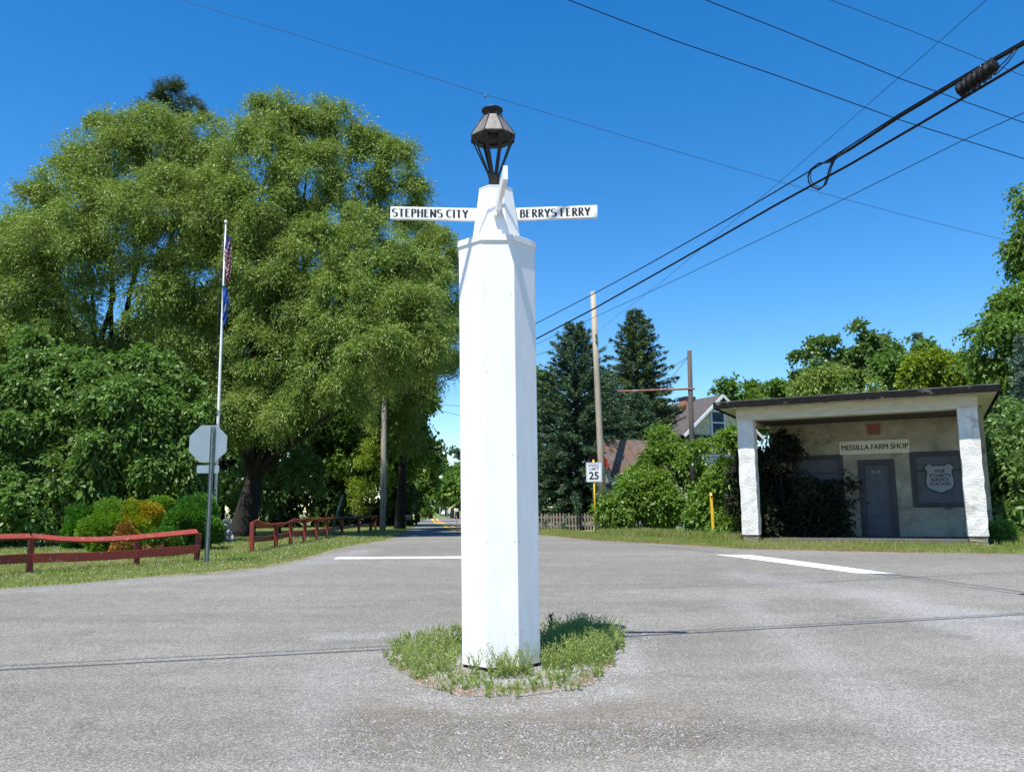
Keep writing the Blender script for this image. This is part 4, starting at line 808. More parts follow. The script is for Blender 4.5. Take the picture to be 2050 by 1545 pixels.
mb = MB(); mb.ngon_prism([[(RU0 - .02, RV0 - .03, 4.03), (RU1 + .02, RV0 - .03, 4.03), (RU1 + .02, RV1 + .02, 4.03), (RU0 - .02, RV1 + .02, 4.03)], [(RU0 + .0, RV0 - .0, 4.055), (RU1 - .0, RV0 - .0, 4.055), (RU1, RV1, 4.055), (RU0, RV1, 4.055)], [(2.4, 3.0, 4.28), (3.8, 3.0, 4.28), (3.8, 3.4, 4.28), (2.4, 3.4, 4.28)]]); mb.build('roof', MT['tar'], stn)
MB().box(RU0 + .6, RU1 - .65, RV0 - .002, RV1, 3.905, 3.93).build('ceiling_void', MT['poledark'], stn) if False else None
def on_wall(lab, cat, name, u, v, z):
    return thing(name, lab, cat, tuple(np.array([SO[0], SO[1], SZ]) + np.array([math.cos(SA) * u + math.sin(SA) * v, -math.sin(SA) * u + math.cos(SA) * v, z])), -SA)
sgn = on_wall('cream board sign reading MESSILLA FARM SHOP above the grey door', 'sign', 'shop_sign', 3.46, D0 - .005, 2.80)
MB().box(-.98, .98, -.04, -.002, -.205, .205).build('board', pmat('cream_sign_board', (.66, .62, .49), (.58, .54, .42), 3, .6), sgn, .004)
text_mesh('lettering', 'MESSILLA FARM SHOP', .225, MT['black'], sgn, (0, -.043, -.005), bold=0, sx=.86, space=1.0, heavy=.012)
rs = on_wall('small faded red notice with unreadable print above the shop sign', 'sign', 'notice', 3.49, D0 - .005, 3.33)
MB().box(-.19, .19, -.012, 0, .01, .17).build('red_plate', MT['redsign'], rs); MB().box(-.18, .18, -.011, 0, -.15, -.002).build('lower_plate', pmat('faded_notice', (.30, .14, .10), (.07, .04, .035), 16, .8, stretch=(1, 1, 2)), rs)
sh = on_wall('grey shield-shaped plaque lettered 1928 STUART\'S SERVICE STATION on the boarded window', 'sign', 'shield_plaque', 5.17, D0 + .05, 1.82)
half = [(0, .33), (.055, .375), (.13, .345), (.20, .375), (.235, .43), (.33, .37), (.375, .315), (.32, .20), (.33, .10), (.365, -.10), (.345, -.22), (.26, -.32), (.12, -.375), (0, -.425)]
out_ = [(x, z) for x, z in half] + [(-x, z) for x, z in half[-2:0:-1]]
def shield(k, y0, y1): return MB().ngon_prism([[(x * k, y1, z * k) for x, z in out_], [(x * k, y0, z * k) for x, z in out_]])
shield(1.05, -.042, -.02).build('rim', MT['black'], sh); shield(1.0, -.058, -.0425).build('shield_plate', MT['shieldgrey'], sh)
for t_, z, s_ in (('1928', .20, .135), ("STUART'S", .075, .125), ('SERVICE', -.05, .125), ('STATION', -.175, .125)): text_mesh('lettering', t_, s_, MT['black'], sh, (0, -.061, z), bold=.003, space=1.05)
# ================================================================ HOUSE BEHIND
HY = 50.; hb = at(1400, 1050, HY); ho = np.array([hb[0], HY, G(HY) - .02]); hs_ = thing('house', 'gabled house with dark roof, brick chimney and cream gable behind the shop', 'house', tuple(ho), R(26))
def hl(px, py): p = at(px, py, HY) - ho; return p[0] / math.cos(R(26)) * 1.0, p[2]
xa, za = hl(1447, 790); xl, zl = hl(1359, 872); xr = xa + (xa - xl); 
_, ze = hl(1359, 871)
MB().ngon_prism([[(xl + .3, 0.05, ze), (xr - .3, 0.05, ze), (xa, .05, za - .35)], [(xl + .3, 9, ze), (xr - .3, 9, ze), (xa, 9, za - .35)]]).build('gable_wall', MT['creamwall'], hs_)
MB().box(xl + .3, xr - .3, .1, 9, -.3, ze).build('lower_wall', MT['greenwall'], hs_)
MB().box(xl - .1, xr + .1, -.12, .10, ze - .12, ze + .02).build('cornice', MT['greyframe'], hs_)
mb = MB()
for sx in (-1, 1):
    ex = xl if sx < 0 else xr; d = Vector((ex - xa, 0, ze - .15 - za)); up = Vector((-d.z, 0, d.x)).normalized(); up = up if up.z > 0 else -up
    a0 = Vector((xa, -.35, za)); b0 = a0 + d; rings = [[a0, b0, b0 + up * .12, a0 + up * .12], [p + Vector((0, 9.8, 0)) for p in (a0, b0, b0 + up * .12, a0 + up * .12)]]; mb.ngon_prism(rings)
rf = mb.build('roof', MT['slate'], hs_)
mb = MB()
for sx in (-1, 1):
    ex = xl if sx < 0 else xr; mb.obox((xa, -.38, za + .02), (ex, -.38, ze - .13), .05, .17, up=(0, 0, 1))
mb.build('bargeboard', MT['whitetrim'], rf)
cx1, cz1 = hl(1398, 784); cx1 += 1.15; ch = MB().box(cx1 - .36, cx1 + .36, 2.2, 2.9, za - 2.4, cz1 - .1).build('chimney', MT['brick'], rf); MB().box(cx1 - .40, cx1 + .40, 2.16, 2.94, cz1 - .1, cz1 + .06).build('chimney_cap', MT['greyframe'], ch)
x0, z0 = hl(1431, 865); x1, z1 = hl(1456, 822); wn = MB().box(x0, x1, .0, .04, z0, z1).build('window', MT['glass'], hs_)
mb = MB(); mb.box(x0 - .1, x0, -.05, .04, z0 - .1, z1 + .1); mb.box(x1, x1 + .1, -.05, .04, z0 - .1, z1 + .1); mb.box(x0, x1, -.05, .04, z1, z1 + .1); mb.box(x0, x1, -.05, .04, z0 - .1, z0); mb.box(x0, x1, -.03, -.002, (z0 + z1) / 2 - .04, (z0 + z1) / 2 + .04); mb.build('window_frame', MT['whitetrim'], wn)
# white clapboard lean-to in front
ax0 = at(1348, 905, 44)[0]; ax1 = at(1500, 905, 44)[0]; az = at(1400, 903, 44)[2] - G(44); an = thing('clapboard_annex', 'white clapboard wall glimpsed through the shrubs left of the shop', 'outbuilding', (ax0, 44, G(44) - .02), R(-6))
MB().box(0, ax1 - ax0, 0, 3.5, -.2, az).build('wall', MT['whiteclap'], an); MB().ngon_prism([[(-.2, -.25, az), (ax1 - ax0 + .2, -.25, az), (ax1 - ax0 + .2, 3.7, az + .45), (-.2, 3.7, az + .45)], [(-.2, -.25, az + .07), (ax1 - ax0 + .2, -.25, az + .07), (ax1 - ax0 + .2, 3.7, az + .52), (-.2, 3.7, az + .52)]]).build('roof', MT['greyframe'], an)
# ================================================================ SHED
SY = 41.; s0 = at(1206, 1060, SY); so_ = np.array([s0[0], SY, G(SY) - .02]); RZ = R(38)
shd = thing('shed', 'small white clapboard shed with rusty metal roof behind the shrub', 'shed', tuple(so_), 0)
# gable end faces the left-front; ridge runs to the right and back
ga = at(1206, 883, SY) - so_; gr_ = at(1237, 948, SY - .6) - so_; gl = at(1180, 935, SY + .9) - so_; rdg = Vector((2.7, .9, 0))
A = Vector(ga); Bq = Vector(gr_); Cq = Vector((gl[0], gl[1], gr_[2]))
gw0, gw1 = Vector((Cq.x + .12, Cq.y, 0)), Vector((Bq.x - .12, Bq.y + .05, 0)); apx = Vector((A.x, (gw0.y + gw1.y) / 2, A.z - .1)); zE = Bq.z - .05
wl = MB(); f1 = [gw0 + Vector((0, 0, -.2)), gw1 + Vector((0, 0, -.2)), gw1 + Vector((0, 0, zE)), apx, gw0 + Vector((0, 0, zE))]; wl.ngon_prism([f1, [p + rdg for p in f1]]); wl.build('wall', MT['whiteclap'], shd)
mb = MB(); off = Vector((-.3, -.1, .04))
for E_ in (Bq, Cq):
    a0 = A + off; b0 = E_ + off + (E_ - A).normalized() * .2; upv = Vector((0, 0, .05)); mb.ngon_prism([[a0, b0, b0 + upv, a0 + upv], [p + rdg * 1.12 for p in (a0, b0, b0 + upv, a0 + upv)]])
rf = mb.build('roof', MT['rustroof'], shd)
mb = MB()
for E_ in (Bq, Cq): b0 = E_ + off + (E_ - A).normalized() * .2; mb.obox(A + off + Vector((-.03, -.03, -.05)), b0 + Vector((-.03, -.03, -.05)), .04, .12)
mb.build('bargeboard', MT['greyframe'], rf)
mb = MB()
for k_ in range(7):
    a0 = A + off + rdg * (.06 + k_ * .17) + Vector((0, 0, .06)); b0 = Bq + off + (Bq - A).normalized() * .2 + rdg * (.06 + k_ * .17) + Vector((0, 0, .06)); mb.obox(a0, b0, .03, .03)
mb.build('roof_seam', MT['rustroof'], rf)
rq = at(1211, 925, SY - .55) - so_; MB().ngon_prism([[(rq[0] - .12, rq[1] - .1, rq[2] - .28), (rq[0] + .16, rq[1] - .12, rq[2] - .30), (rq[0] + .14, rq[1] - .12, rq[2] + .1), (rq[0] - .10, rq[1] - .1, rq[2] + .36)], [(rq[0] - .12, rq[1] - .06, rq[2] - .28), (rq[0] + .16, rq[1] - .08, rq[2] - .30), (rq[0] + .14, rq[1] - .08, rq[2] + .1), (rq[0] - .10, rq[1] - .06, rq[2] + .36)]]).build('gable_hatch', MT['redhot'], shd)
# picket fence
f0 = at(1072, 1057, 40.5); f1 = at(1192, 1057, 41.0); fd = unit(np.array([f1[0] - f0[0], f1[1] - f0[1], 0])); fl = np.linalg.norm(f1[:2] - f0[:2]); pf = thing('picket_fence', 'weathered grey picket fence under the blue spruce', 'fence', (f0[0], f0[1], G(40.5) - .02), math.atan2(fd[1], fd[0]))
mb = MB(); mb.box(-.0, fl, .03, .07, .18, .26); mb.box(-.0, fl, .03, .07, .60, .68); mb.build('rail', MT['picket'], pf)
rr = random.Random(12)
for k_ in range(int(fl / .155)):
    x = k_ * .155 + rr.uniform(-.01, .01); h = .82 + rr.uniform(-.05, .05); l_ = rr.uniform(-.015, .015); wd_ = .04
    MB().ngon_prism([[(x - wd_, 0, .02), (x + wd_, 0, .02), (x + wd_ + l_, 0, h - .06), (x + l_, 0, h), (x - wd_ + l_, 0, h - .06)], [(x - wd_, .022, .02), (x + wd_, .022, .02), (x + wd_ + l_, .022, h - .06), (x + l_, .022, h), (x - wd_ + l_, .022, h - .06)]]).build('picket', MT['picket'], pf)
# ================================================================ SHRUBS AND TREES, RIGHT
sk2 = dict(L=.15, wd=.04, droop=.3, twig=.5, per=7, sub=30, spread=.12, up=.45, flat=.7)
gs = 'shrubs between the shed and the shop'
cl = [CP(1280, 1015, 31, 42), CP(1315, 985, 32, 46), CP(1352, 935, 32, 40, 52), CP(1335, 1015, 31, 58), CP(1248, 1042, 30.5, 26), CP(1390, 1000, 31, 58), CP(1342, 888, 32.5, 22, 26), CP(1425, 960, 32, 32)]
cl = [(a[0] * 1.02, a[1] + 3.2, a[2] + .22, a[3] * .92, a[4] * .85, a[5] * .92) for a in cl]
tree('lilac_shrub', 'large bright green shrub half hiding the shed', 'shrub', base_at(1310, 35), cl, 'forsythia', gs, .06, .5, seed=41, n=85000, **sk2)
cl = [CP(1390, 935, 30, 26, 36), CP(1402, 900, 30, 14, 24), CP(1440, 1020, 29, 42, 50), CP(1458, 955, 28.5, 20, 50), CP(1466, 880, 28.5, 10, 40), CP(1415, 980, 29.5, 40), CP(1465, 1050, 27.5, 24, 34)]
cl = [(a[0], a[1], a[2] - .35, a[3] * .8, a[4] * .8, a[5] * .82) for a in cl]
tree('sumac_shrub', 'loose light green shrub pressed against the left pillar of the shop', 'shrub', base_at(1440, 29.5), cl, 'forsythia', gs, .05, .5, seed=42, n=42000, **{**sk2, 'L': .17, 'spread': .16})
# shrub growing inside the porch
def LC(u, v, z, r_, rz=None): p = np.array([SO[0], SO[1], SZ]) + np.array([math.cos(SA) * u + math.sin(SA) * v, -math.sin(SA) * u + math.cos(SA) * v, z]); return (p[0], p[1], p[2], r_, r_, rz or r_)
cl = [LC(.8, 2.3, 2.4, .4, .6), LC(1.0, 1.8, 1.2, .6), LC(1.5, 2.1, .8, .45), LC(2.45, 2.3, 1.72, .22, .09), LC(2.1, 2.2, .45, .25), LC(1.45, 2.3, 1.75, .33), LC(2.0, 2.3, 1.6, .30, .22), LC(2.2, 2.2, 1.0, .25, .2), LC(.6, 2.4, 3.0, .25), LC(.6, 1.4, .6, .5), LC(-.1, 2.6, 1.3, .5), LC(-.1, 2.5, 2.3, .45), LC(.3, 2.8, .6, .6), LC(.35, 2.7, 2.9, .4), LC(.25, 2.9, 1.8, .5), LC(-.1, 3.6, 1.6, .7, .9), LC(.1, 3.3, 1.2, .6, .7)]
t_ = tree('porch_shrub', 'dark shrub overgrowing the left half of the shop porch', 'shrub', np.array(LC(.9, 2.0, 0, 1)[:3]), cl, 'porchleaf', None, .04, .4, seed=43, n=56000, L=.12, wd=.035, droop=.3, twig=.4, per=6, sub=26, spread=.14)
def spruce(name, label, px, ptop, Y, wpx, leaf, seed, group, dens=1.0, zlow=.04, hang=.0, hb=None, tw=.34):
    b = base_at(px, Y); tp = at(px, ptop, Y); H_ = tp[2] - b[2]; Rm = wpx * Y / F; t = thing(name, label, 'tree', b, 0, group); r = np.random.default_rng(seed)
    mb = MB(); mb.tube([(0, 0, 0), (0, 0, H_ * .5), (0, 0, H_ * .98)], [.2, .12, .015], 9); Qs = []
    z = H_ * zlow; lv = 0
    while z < H_ * .985:
        f = 1 - z / H_; Lb = Rm * min(1, (f * 1.25) ** .78) * (.86 if lv % 2 else 1.0) + .12; nb = int(6 + 9 * f)
        for q in range(nb):
            a = 2 * math.pi * (q + r.uniform(-.35, .35)) / nb + lv * .7; Lq = Lb * r.uniform(.62, 1.12); n = max(5, int(Lq * 10 * dens)); s = np.sort(r.uniform(.08, 1, n)) ** .75
            el = .25 + .5 * (z / H_); rad = s * Lq; zz = z + rad * (el - .45 * s * f) + r.normal(size=n) * .04; zz -= hang * s * .25
            c_ = np.stack([rad * math.cos(a), rad * math.sin(a), zz], 1); mb.tube([(0, 0, z), tuple(c_[n // 2]), tuple(c_[-1])], [.03 * f + .01, .015, .006], 4)
            dr_ = np.array([math.cos(a), math.sin(a), .2]); sdv = np.array([-math.sin(a), math.cos(a), 0]); tl = (tw * (.5 + .7 * (1 - s)) * r.uniform(.7, 1.3, n))
            for sgn_ in (-1, 1, 0, 2):
                dv = unit(dr_ * .8 + sdv * (sgn_ if sgn_ < 2 else r.uniform(-.4, .4)) * .9 + r.normal(size=(n, 3)) * .25 + [0, 0, (-.9 if sgn_ == 2 and hang else .05) - hang * .5]); sv = unit(np.cross(dv, r.normal(size=(n, 3)) + [0, 0, 1.0])); l_ = tl[:, None]
                wv = sv * .028; e = c_ + dv * l_; m_ = c_ + dv * l_ * .5; Qs.append(np.stack([c_, m_ + wv, e, m_ - wv], 1))
                m2 = c_ + dv * l_ * .5 + r.normal(size=(n, 3)) * .05; dv2 = unit(dv + r.normal(size=(n, 3)) * .6); Qs.append(np.stack([m2, m2 + dv2 * l_ * .3 + wv * .8, m2 + dv2 * l_ * .6, m2 + dv2 * l_ * .3 - wv * .8], 1))
        z += .24 + .14 * f; lv += 1
    mb.build('trunk', MT['bark'], t); quads('crown', np.concatenate(Qs), MT[leaf], t); return t
cs = 'spruces behind the picket fence'
spruce('spruce', 'blue-green spruce beside the right edge of the white post', 1158, 648, 44, 165, 'blues', 51, cs, 1.7)
spruce('spruce', 'taller dark spruce with a spiky top between the tan pole and the sign mast', 1285, 612, 53, 138, 'norway', 52, cs, 1.7, hang=1.0)
spruce('spruce', 'short bluish spruce in front of the dark one above the shed roof', 1283, 788, 46, 90, 'blues', 53, cs, 1.6)
spruce('spruce', 'narrow spruce filling the gap behind the tan utility pole', 1214, 735, 48, 110, 'blues', 54, cs, 1.5)
spruce('spruce', 'small spruce tip rising above the trees behind the shop', 1867, 665, 62, 60, 'norway', 55, 'trees behind the shop', .9)
gb = 'trees behind the shop'; tk = dict(L=.26, wd=.10, droop=.25, twig=.55, per=5, sub=20, spread=.16, flat=.8)
cl = [CP(1480, 790, 66, 40, 25), CP(1540, 785, 66, 42, 25), CP(1500, 840, 66, 70, 50), CP(1600, 830, 66, 60)]
tree('broadleaf_tree', 'low round-topped tree just right of the house gable', 'tree', base_at(1530, 66), cl, 'maple', gb, .25, 2, seed=61, n=26000, **tk)
cl = [CP(1630, 722, 60, 32), CP(1665, 705, 60, 32, 26), CP(1640, 770, 60, 50), CP(1690, 760, 60, 45), CP(1720, 700, 60, 36), CP(1755, 672, 60, 30, 20), CP(1725, 665, 60, 28, 16), CP(1765, 720, 60, 40), CP(1770, 765, 60, 50), CP(1700, 830, 60, 80)]
tree('broadleaf_tree', 'highest dark clustered tree above the middle of the shop roof', 'tree', base_at(1710, 60), cl, 'walnut', gb, .3, 3, seed=62, n=48000, **{**tk, 'sub': 26, 'spread': .12})
cl = [CP(1620, 780, 52, 38, 30), CP(1670, 770, 52, 45, 34), CP(1720, 785, 52, 40, 30), CP(1650, 830, 52, 60)]
tree('broadleaf_tree', 'pale silvery green tree low behind the left half of the shop roof', 'tree', base_at(1670, 52), cl, 'willow', gb, .2, 2, seed=63, n=26000, L=.18, wd=.05, droop=.25, twig=.5, per=6, sub=20)
cl = [CP(1820, 715, 56, 40, 28), CP(1800, 750, 56, 50, 34), CP(1850, 790, 56, 70)]
tree('broadleaf_tree', 'mid green tree beside the spruce tip behind the shop', 'tree', base_at(1820, 56), cl, 'broad', gb, .25, 2, seed=64, n=24000, **tk)
cl = [CP(1850, 745, 46, 42, 30), CP(1890, 740, 46, 45, 30), CP(1940, 760, 46, 45, 32), CP(1870, 800, 46, 55), CP(1950, 810, 46, 50)]
tree('broadleaf_tree', 'yellow-green tree behind the right half of the shop roof', 'tree', base_at(1890, 46), cl, 'lime', gb, .2, 2, seed=65, n=34000, **{**tk, 'L': .22, 'wd': .08})
cl = [CP(2072, 385, 34, 22, 34), CP(2105, 430, 34, 40), CP(2062, 505, 34, 24), CP(2050, 570, 33, 26), CP(2080, 460, 34, 36), CP(2075, 520, 34, 30), CP(2072, 590, 33, 44), CP(2010, 625, 33, 34, 30), CP(2020, 670, 32, 50, 40), CP(1965, 690, 33, 36, 26), CP(1980, 735, 33, 46, 30), CP(2040, 740, 32, 55), CP(2010, 810, 32, 55), CP(2110, 480, 34, 70), CP(2120, 620, 33, 90), CP(2090, 760, 32, 80), CP(2140, 380, 35, 70)]
tree('broadleaf_tree', 'tall drooping tree rising along the right edge above the shop corner', 'tree', base_at(2090, 35), cl, 'maple', gb, .3, 3, seed=66, n=100000, L=.16, wd=.05, droop=.55, twig=.6, per=7, sub=22, spread=.16)
spruce('spruce', 'greyish blue spruce at the right edge beside the drooping tree', 2092, 668, 30, 75, 'paleblue', 56, gb, 1.5)
cl = [CP(2030, 880, 27, 40), CP(2020, 940, 27, 38), CP(2050, 960, 26, 45), CP(2010, 1000, 27, 34), CP(2050, 1040, 25.5, 35), CP(2080, 880, 27, 60), CP(2090, 1000, 26, 50), CP(2015, 850, 29, 34)]
tree('ailanthus_shrub', 'dense leafy shrub crowding the right side of the shop', 'shrub', base_at(2045, 27), cl, 'walnut', 'shrubs right of the shop', .08, .6, seed=67, n=45000, L=.20, wd=.05, droop=.35, twig=.6, per=8, sub=22, spread=.15, up=.3)
cl = [CP(1998, 1078, 23.2, 20, 17), CP(2015, 1085, 23, 16, 12)]
tree('low_shrub', 'small feathery bush at the right front corner of the shop', 'shrub', base_at(2000, 23.3), cl, 'forsythia', 'shrubs right of the shop', .02, .1, seed=68, n=9000, L=.07, wd=.016, droop=.1, twig=.25, per=6, sub=22)
# ================================================================ FAR ROAD
fr = 'trees lining the far road'; fk = dict(L=.5, wd=.2, droop=.2, twig=.8, per=5, sub=18, spread=.17)
def ftree(label, px, Y, lobes, leaf, seed, n, **kw): tree('roadside_tree', label, 'tree', base_at(px, Y), [CP(a, b, Y, *c) for a, b, *c in lobes], leaf, fr, .3, 3, seed=seed, n=n, **{**fk, **kw})
ftree('nearest leafy tree of the left row beyond the slim pole', 835, 85, [(850, 935, 22, 36), (835, 990, 26, 30), (815, 960, 34)], 'maple', 71, 16000)
ftree('broad green tree of the left row arching towards the road', 862, 120, [(862, 915, 22, 24), (870, 945, 24, 24), (845, 975, 20, 26), (850, 900, 16, 12)], 'maple', 72, 16000)
ftree('smaller tree at the far end of the left row', 852, 165, [(850, 995, 13, 18), (858, 975, 14), (843, 1005, 9, 14)], 'dark', 73, 6000)
ftree('grey-green airy tree right of the road beside the post', 905, 130, [(905, 925, 15, 26), (912, 955, 14, 22)], 'blues', 74, 6000)
ftree('dark leafy tree on the right verge of the far road', 915, 115, [(905, 985, 22, 22), (925, 970, 26, 36), (945, 960, 34, 50)], 'maple', 75, 15000)
ftree('small tree closing the end of the right row', 893, 175, [(893, 998, 14, 16), (886, 985, 12, 12), (900, 980, 16)], 'maple', 76, 7000)
ftree('big tree of the right row hidden mostly by the post', 990, 100, [(990, 960, 60, 70), (1050, 940, 50, 70)], 'maple', 77, 16000)
ftree('leafy tree beyond the post left of the blue spruce', 1082, 80, [(1078, 790, 22, 40), (1060, 860, 40, 60), (1090, 840, 28, 40)], 'maple', 78, 14000)
tag(quads('distant_trees', foliage([CP(850, 1015, 300, 22, 12), CP(880, 1014, 300, 14, 9), CP(905, 1012, 300, 20, 14), CP(820, 1005, 300, 30, 20), CP(940, 1005, 300, 30, 20), CP(980, 1000, 300, 30, 24)], 12000, .9, .4, .2, 1, 5, sub=16, seed=79), MT['dark']), 'far-off line of trees closing the end of the road', 'trees', kind='stuff')
def car(name, label, px, py, Y, rz, m, group=None, L_=4.3, roofz=1.42):
    b = gnd(px, py) if Y is None else at(px, py, Y); Y = b[1]; t = thing(name, label, 'car', (b[0], b[1], G(b[1])), rz, group); prof = [(-L_ / 2, .35), (-L_ / 2, .75), (-L_ / 2 + .15, .88), (-L_ * .18, .95), (-L_ * .06, roofz), (L_ * .30, roofz), (L_ * .44, .95), (L_ / 2, .85), (L_ / 2, .35)]
    w_ = .85; rings = [[(x, s * w_ * (.86 if z > 1.2 else 1), z) for x, z in prof] for s in (-1, 1)]; MB().ngon_prism(rings).build('body', m, t, .04)
    for sx in (-.30, .31):
        for sy in (-1, 1):
            wh = MB().lathe([(.0, -.1), (.31, -.1), (.33, -.06), (.33, .06), (.31, .1), (0, .1)], 16, caps=False).build('wheel', MT['tyre'], t); wh.matrix_local = Matrix.Translation((sx * L_, sy * .80, .33)) @ Matrix.Rotation(R(90), 4, 'X')
    MB().ngon_prism([[(-L_ * .155, -.75, 1.0), (-L_ * .155, .75, 1.0), (-L_ * .077, .68, roofz - .06), (-L_ * .077, -.68, roofz - .06)], [(-L_ * .165, -.75, 1.0), (-L_ * .165, .75, 1.0), (-L_ * .087, .68, roofz - .06), (-L_ * .087, -.68, roofz - .06)]]).build('windscreen', MT['glass'], t)
    mb = MB()
    for s in (-1, 1): mb.box(-L_ * .05, L_ * .30, s * .80 - .01 , s * .80 + .01, .98, roofz - .08)
    mb.build('side_window', MT['glass'], t)
    for s in (-1, 1): MB().box(-L_ / 2 - .01, -L_ / 2 + .02, s * .6 - .14, s * .6 + .14, .60, .74).build('headlight', MT['signface'], t)
    return t
car('parked_car', 'dark car parked in the shade beside the first roadside pole', 795, 1050, 58, R(100), MT['carblack'], 'cars seen down the road')
car('car', 'tiny red car far down the road', 857, 1037, 190, R(92), MT['carred'], 'cars seen down the road')
car('parked_car', 'small pale car parked under the right-hand far trees', 893, 1035.5, 190, R(88), MT['carwhite'], 'cars seen down the road')
mbx = at(914, 1050, 66); t = thing('mailbox', 'white roadside mailbox just left of the post', 'mailbox', (mbx[0], 66, G(66)), R(10)); MB().box(-.05, .05, -.05, .05, -.1, .95).build('post', MT['picket'], t)
MB().ngon_prism([[(x, y, z) for x, z in ((-.12, .95), (.12, .95), (.12, 1.1), (.07, 1.2), (-.07, 1.2), (-.12, 1.1))] for y in (-.28, .28)]).build('box', MT['mailbox'], t)
# ================================================================ OVERHEAD LINES
def wire(name, label, pts, rad, mat='cable', group='overhead lines', n=5, cat='cable'):
    return tag(MB().tube([tuple(p) for p in pts], rad, n, caps=True).build(name, MT[mat]), label, cat, group)
PA, PB_ = np.array([-7, 44.5]), np.array([4.4, 15.])
def vpl(px, py, A=PA, B=PB_):
    n = np.array([-(B - A)[1], (B - A)[0]]); d = ray(px, py); t = ((A - C0[:2]) @ n) / (d[:2] @ n); return C0 + d * t
low = [vpl(*p) for p in ((780, 812), (852, 777), (914, 753), (990, 717), (1072, 679), (1187, 619), (1350, 527), (1550, 412), (1700, 330), (1850, 243), (2050, 124))]; low.append(low[-1] + (low[-1] - low[-2]) * 2)
wire('power_line', 'thick lower black cable sweeping from the willow up to the right corner', low, .021)
PA2, PB2 = PA + [.12, .05], PB_ + [.12, .05]
up_ = [vpl(p[0], p[1], PA2, PB2) for p in ((790, 770), (850, 750), (914, 724), (1072, 648), (1187, 589), (1300, 528), (1450, 443), (1550, 385), (1622, 342), (1660, 319), (1800, 229), (1950, 139), (2050, 82))]; up_.append(up_[-1] + (up_[-1] - up_[-2]) * 2)
wire('power_line', 'upper messenger cable running above the thick cable to the right corner', up_, .013)
bd = [vpl(p[0], p[1], PA2, PB2) - [0, 0, .022] for p in ((1655, 322), (1700, 297), (1800, 231), (1950, 141), (2050, 84))]; bd.append(bd[-1] + (bd[-1] - bd[-2]) * 1.5)
wire('cable_bundle', 'lashed double cable thickening the upper line towards the right corner', bd, .026)
lp = [(1704, 297), (1682, 313), (1668, 324), (1640, 328), (1625, 340), (1620, 352), (1621, 365), (1628, 374), (1641, 380), (1652, 372), (1659, 354), (1663, 338), (1668, 326), (1685, 308)]
wire('slack_loop', 'teardrop loop of slack cable hanging on the upper line', [vpl(p[0], p[1], PA2, PB2) - [0.02, 0, 0] for p in lp], .015)
lp2 = [(x + 2, y - 3) for x, y in lp[3:13]]; wire('slack_loop', 'second inner strand of the slack cable loop', [vpl(p[0], p[1], PA2 + [.03, 0], PB2 + [.03, 0]) for p in lp2], .009)
t3 = [vpl(*p) + [.0, 0, 0] for p in ((900, 763), (1073, 689), (1353, 560), (1646, 420), (1920, 285), (2050, 226))]; t3.append(t3[-1] + (t3[-1] - t3[-2]) * 2)
wire('power_line', 'thin wire running parallel below the thick cable', t3, .006)
# splice case
q0 = vpl(1921, 192); q1 = vpl(1996, 137); q0 = q0 + [0, 0, .06]; q1 = q1 + [0, 0, .06]; ax = unit(q1 - q0); Ls = np.linalg.norm(q1 - q0)
sc = thing('splice_case', 'black ribbed splice case hung between the cables near the right corner', 'cable splice', tuple(q0)); mb = MB(); prof = [(0, 0)]
for k_ in range(7): z = Ls * k_ / 7; q_ = (1.0, .9, 1.06, .95, 1.08, .92, .85)[k_]; prof += [(.075 * q_, z + .005), (.098 * q_, z + Ls * .03), (.095 * q_, z + Ls * .085), (.072, z + Ls * .12)]
prof.append((0, Ls)); mb.lathe(prof, 14, caps=False, smooth=False); s1 = mb.build('case_shell', MT['cable'], sc); qz = Vector(ax).to_track_quat('Z', 'Y'); s1.rotation_mode = 'QUATERNION'; s1.rotation_quaternion = qz
mb = MB()
for k_ in range(7): z = Ls * (k_ + .4) / 7; mb.box(-.018, .018, -.125, -.09, z - .02, z + .02); mb.box(-.018, .018, .09, .125, z - .02, z + .02)
s2 = mb.build('clamps', MT['cablegray'], sc); s2.rotation_mode = 'QUATERNION'; s2.rotation_quaternion = qz
for a_, b_ in (((1993, 140), (2033, 98)), ((1998, 146), (2037, 99))): MB().tube([tuple(vpl(*a_) - q0), tuple((vpl(*a_) + vpl(*b_)) / 2 - q0 - [0, 0, .02]), tuple(vpl(*b_) - q0)], .008, 5).build('tail_cable', MT['cable'], sc)
# wire down to the tan pole from the upper right
w5 = [at(1975, 0, 13), at(1800, 155, 16.5), at(1560, 365, 22), at(1330, 560, 30), at(1195, 664, 38.9)]; w5 = [w5[0] + (w5[0] - w5[1]) * 1.2] + w5
wire('power_line', 'thin wire climbing steeply from the tan pole to the top right', w5, .006)
wire('power_line', 'thin dark wire passing behind the post towards the tan pole bracket', [at(1192, 668, 38.9), at(1138, 690, 40), at(1073, 711, 41.5), at(980, 745, 45)], .012)
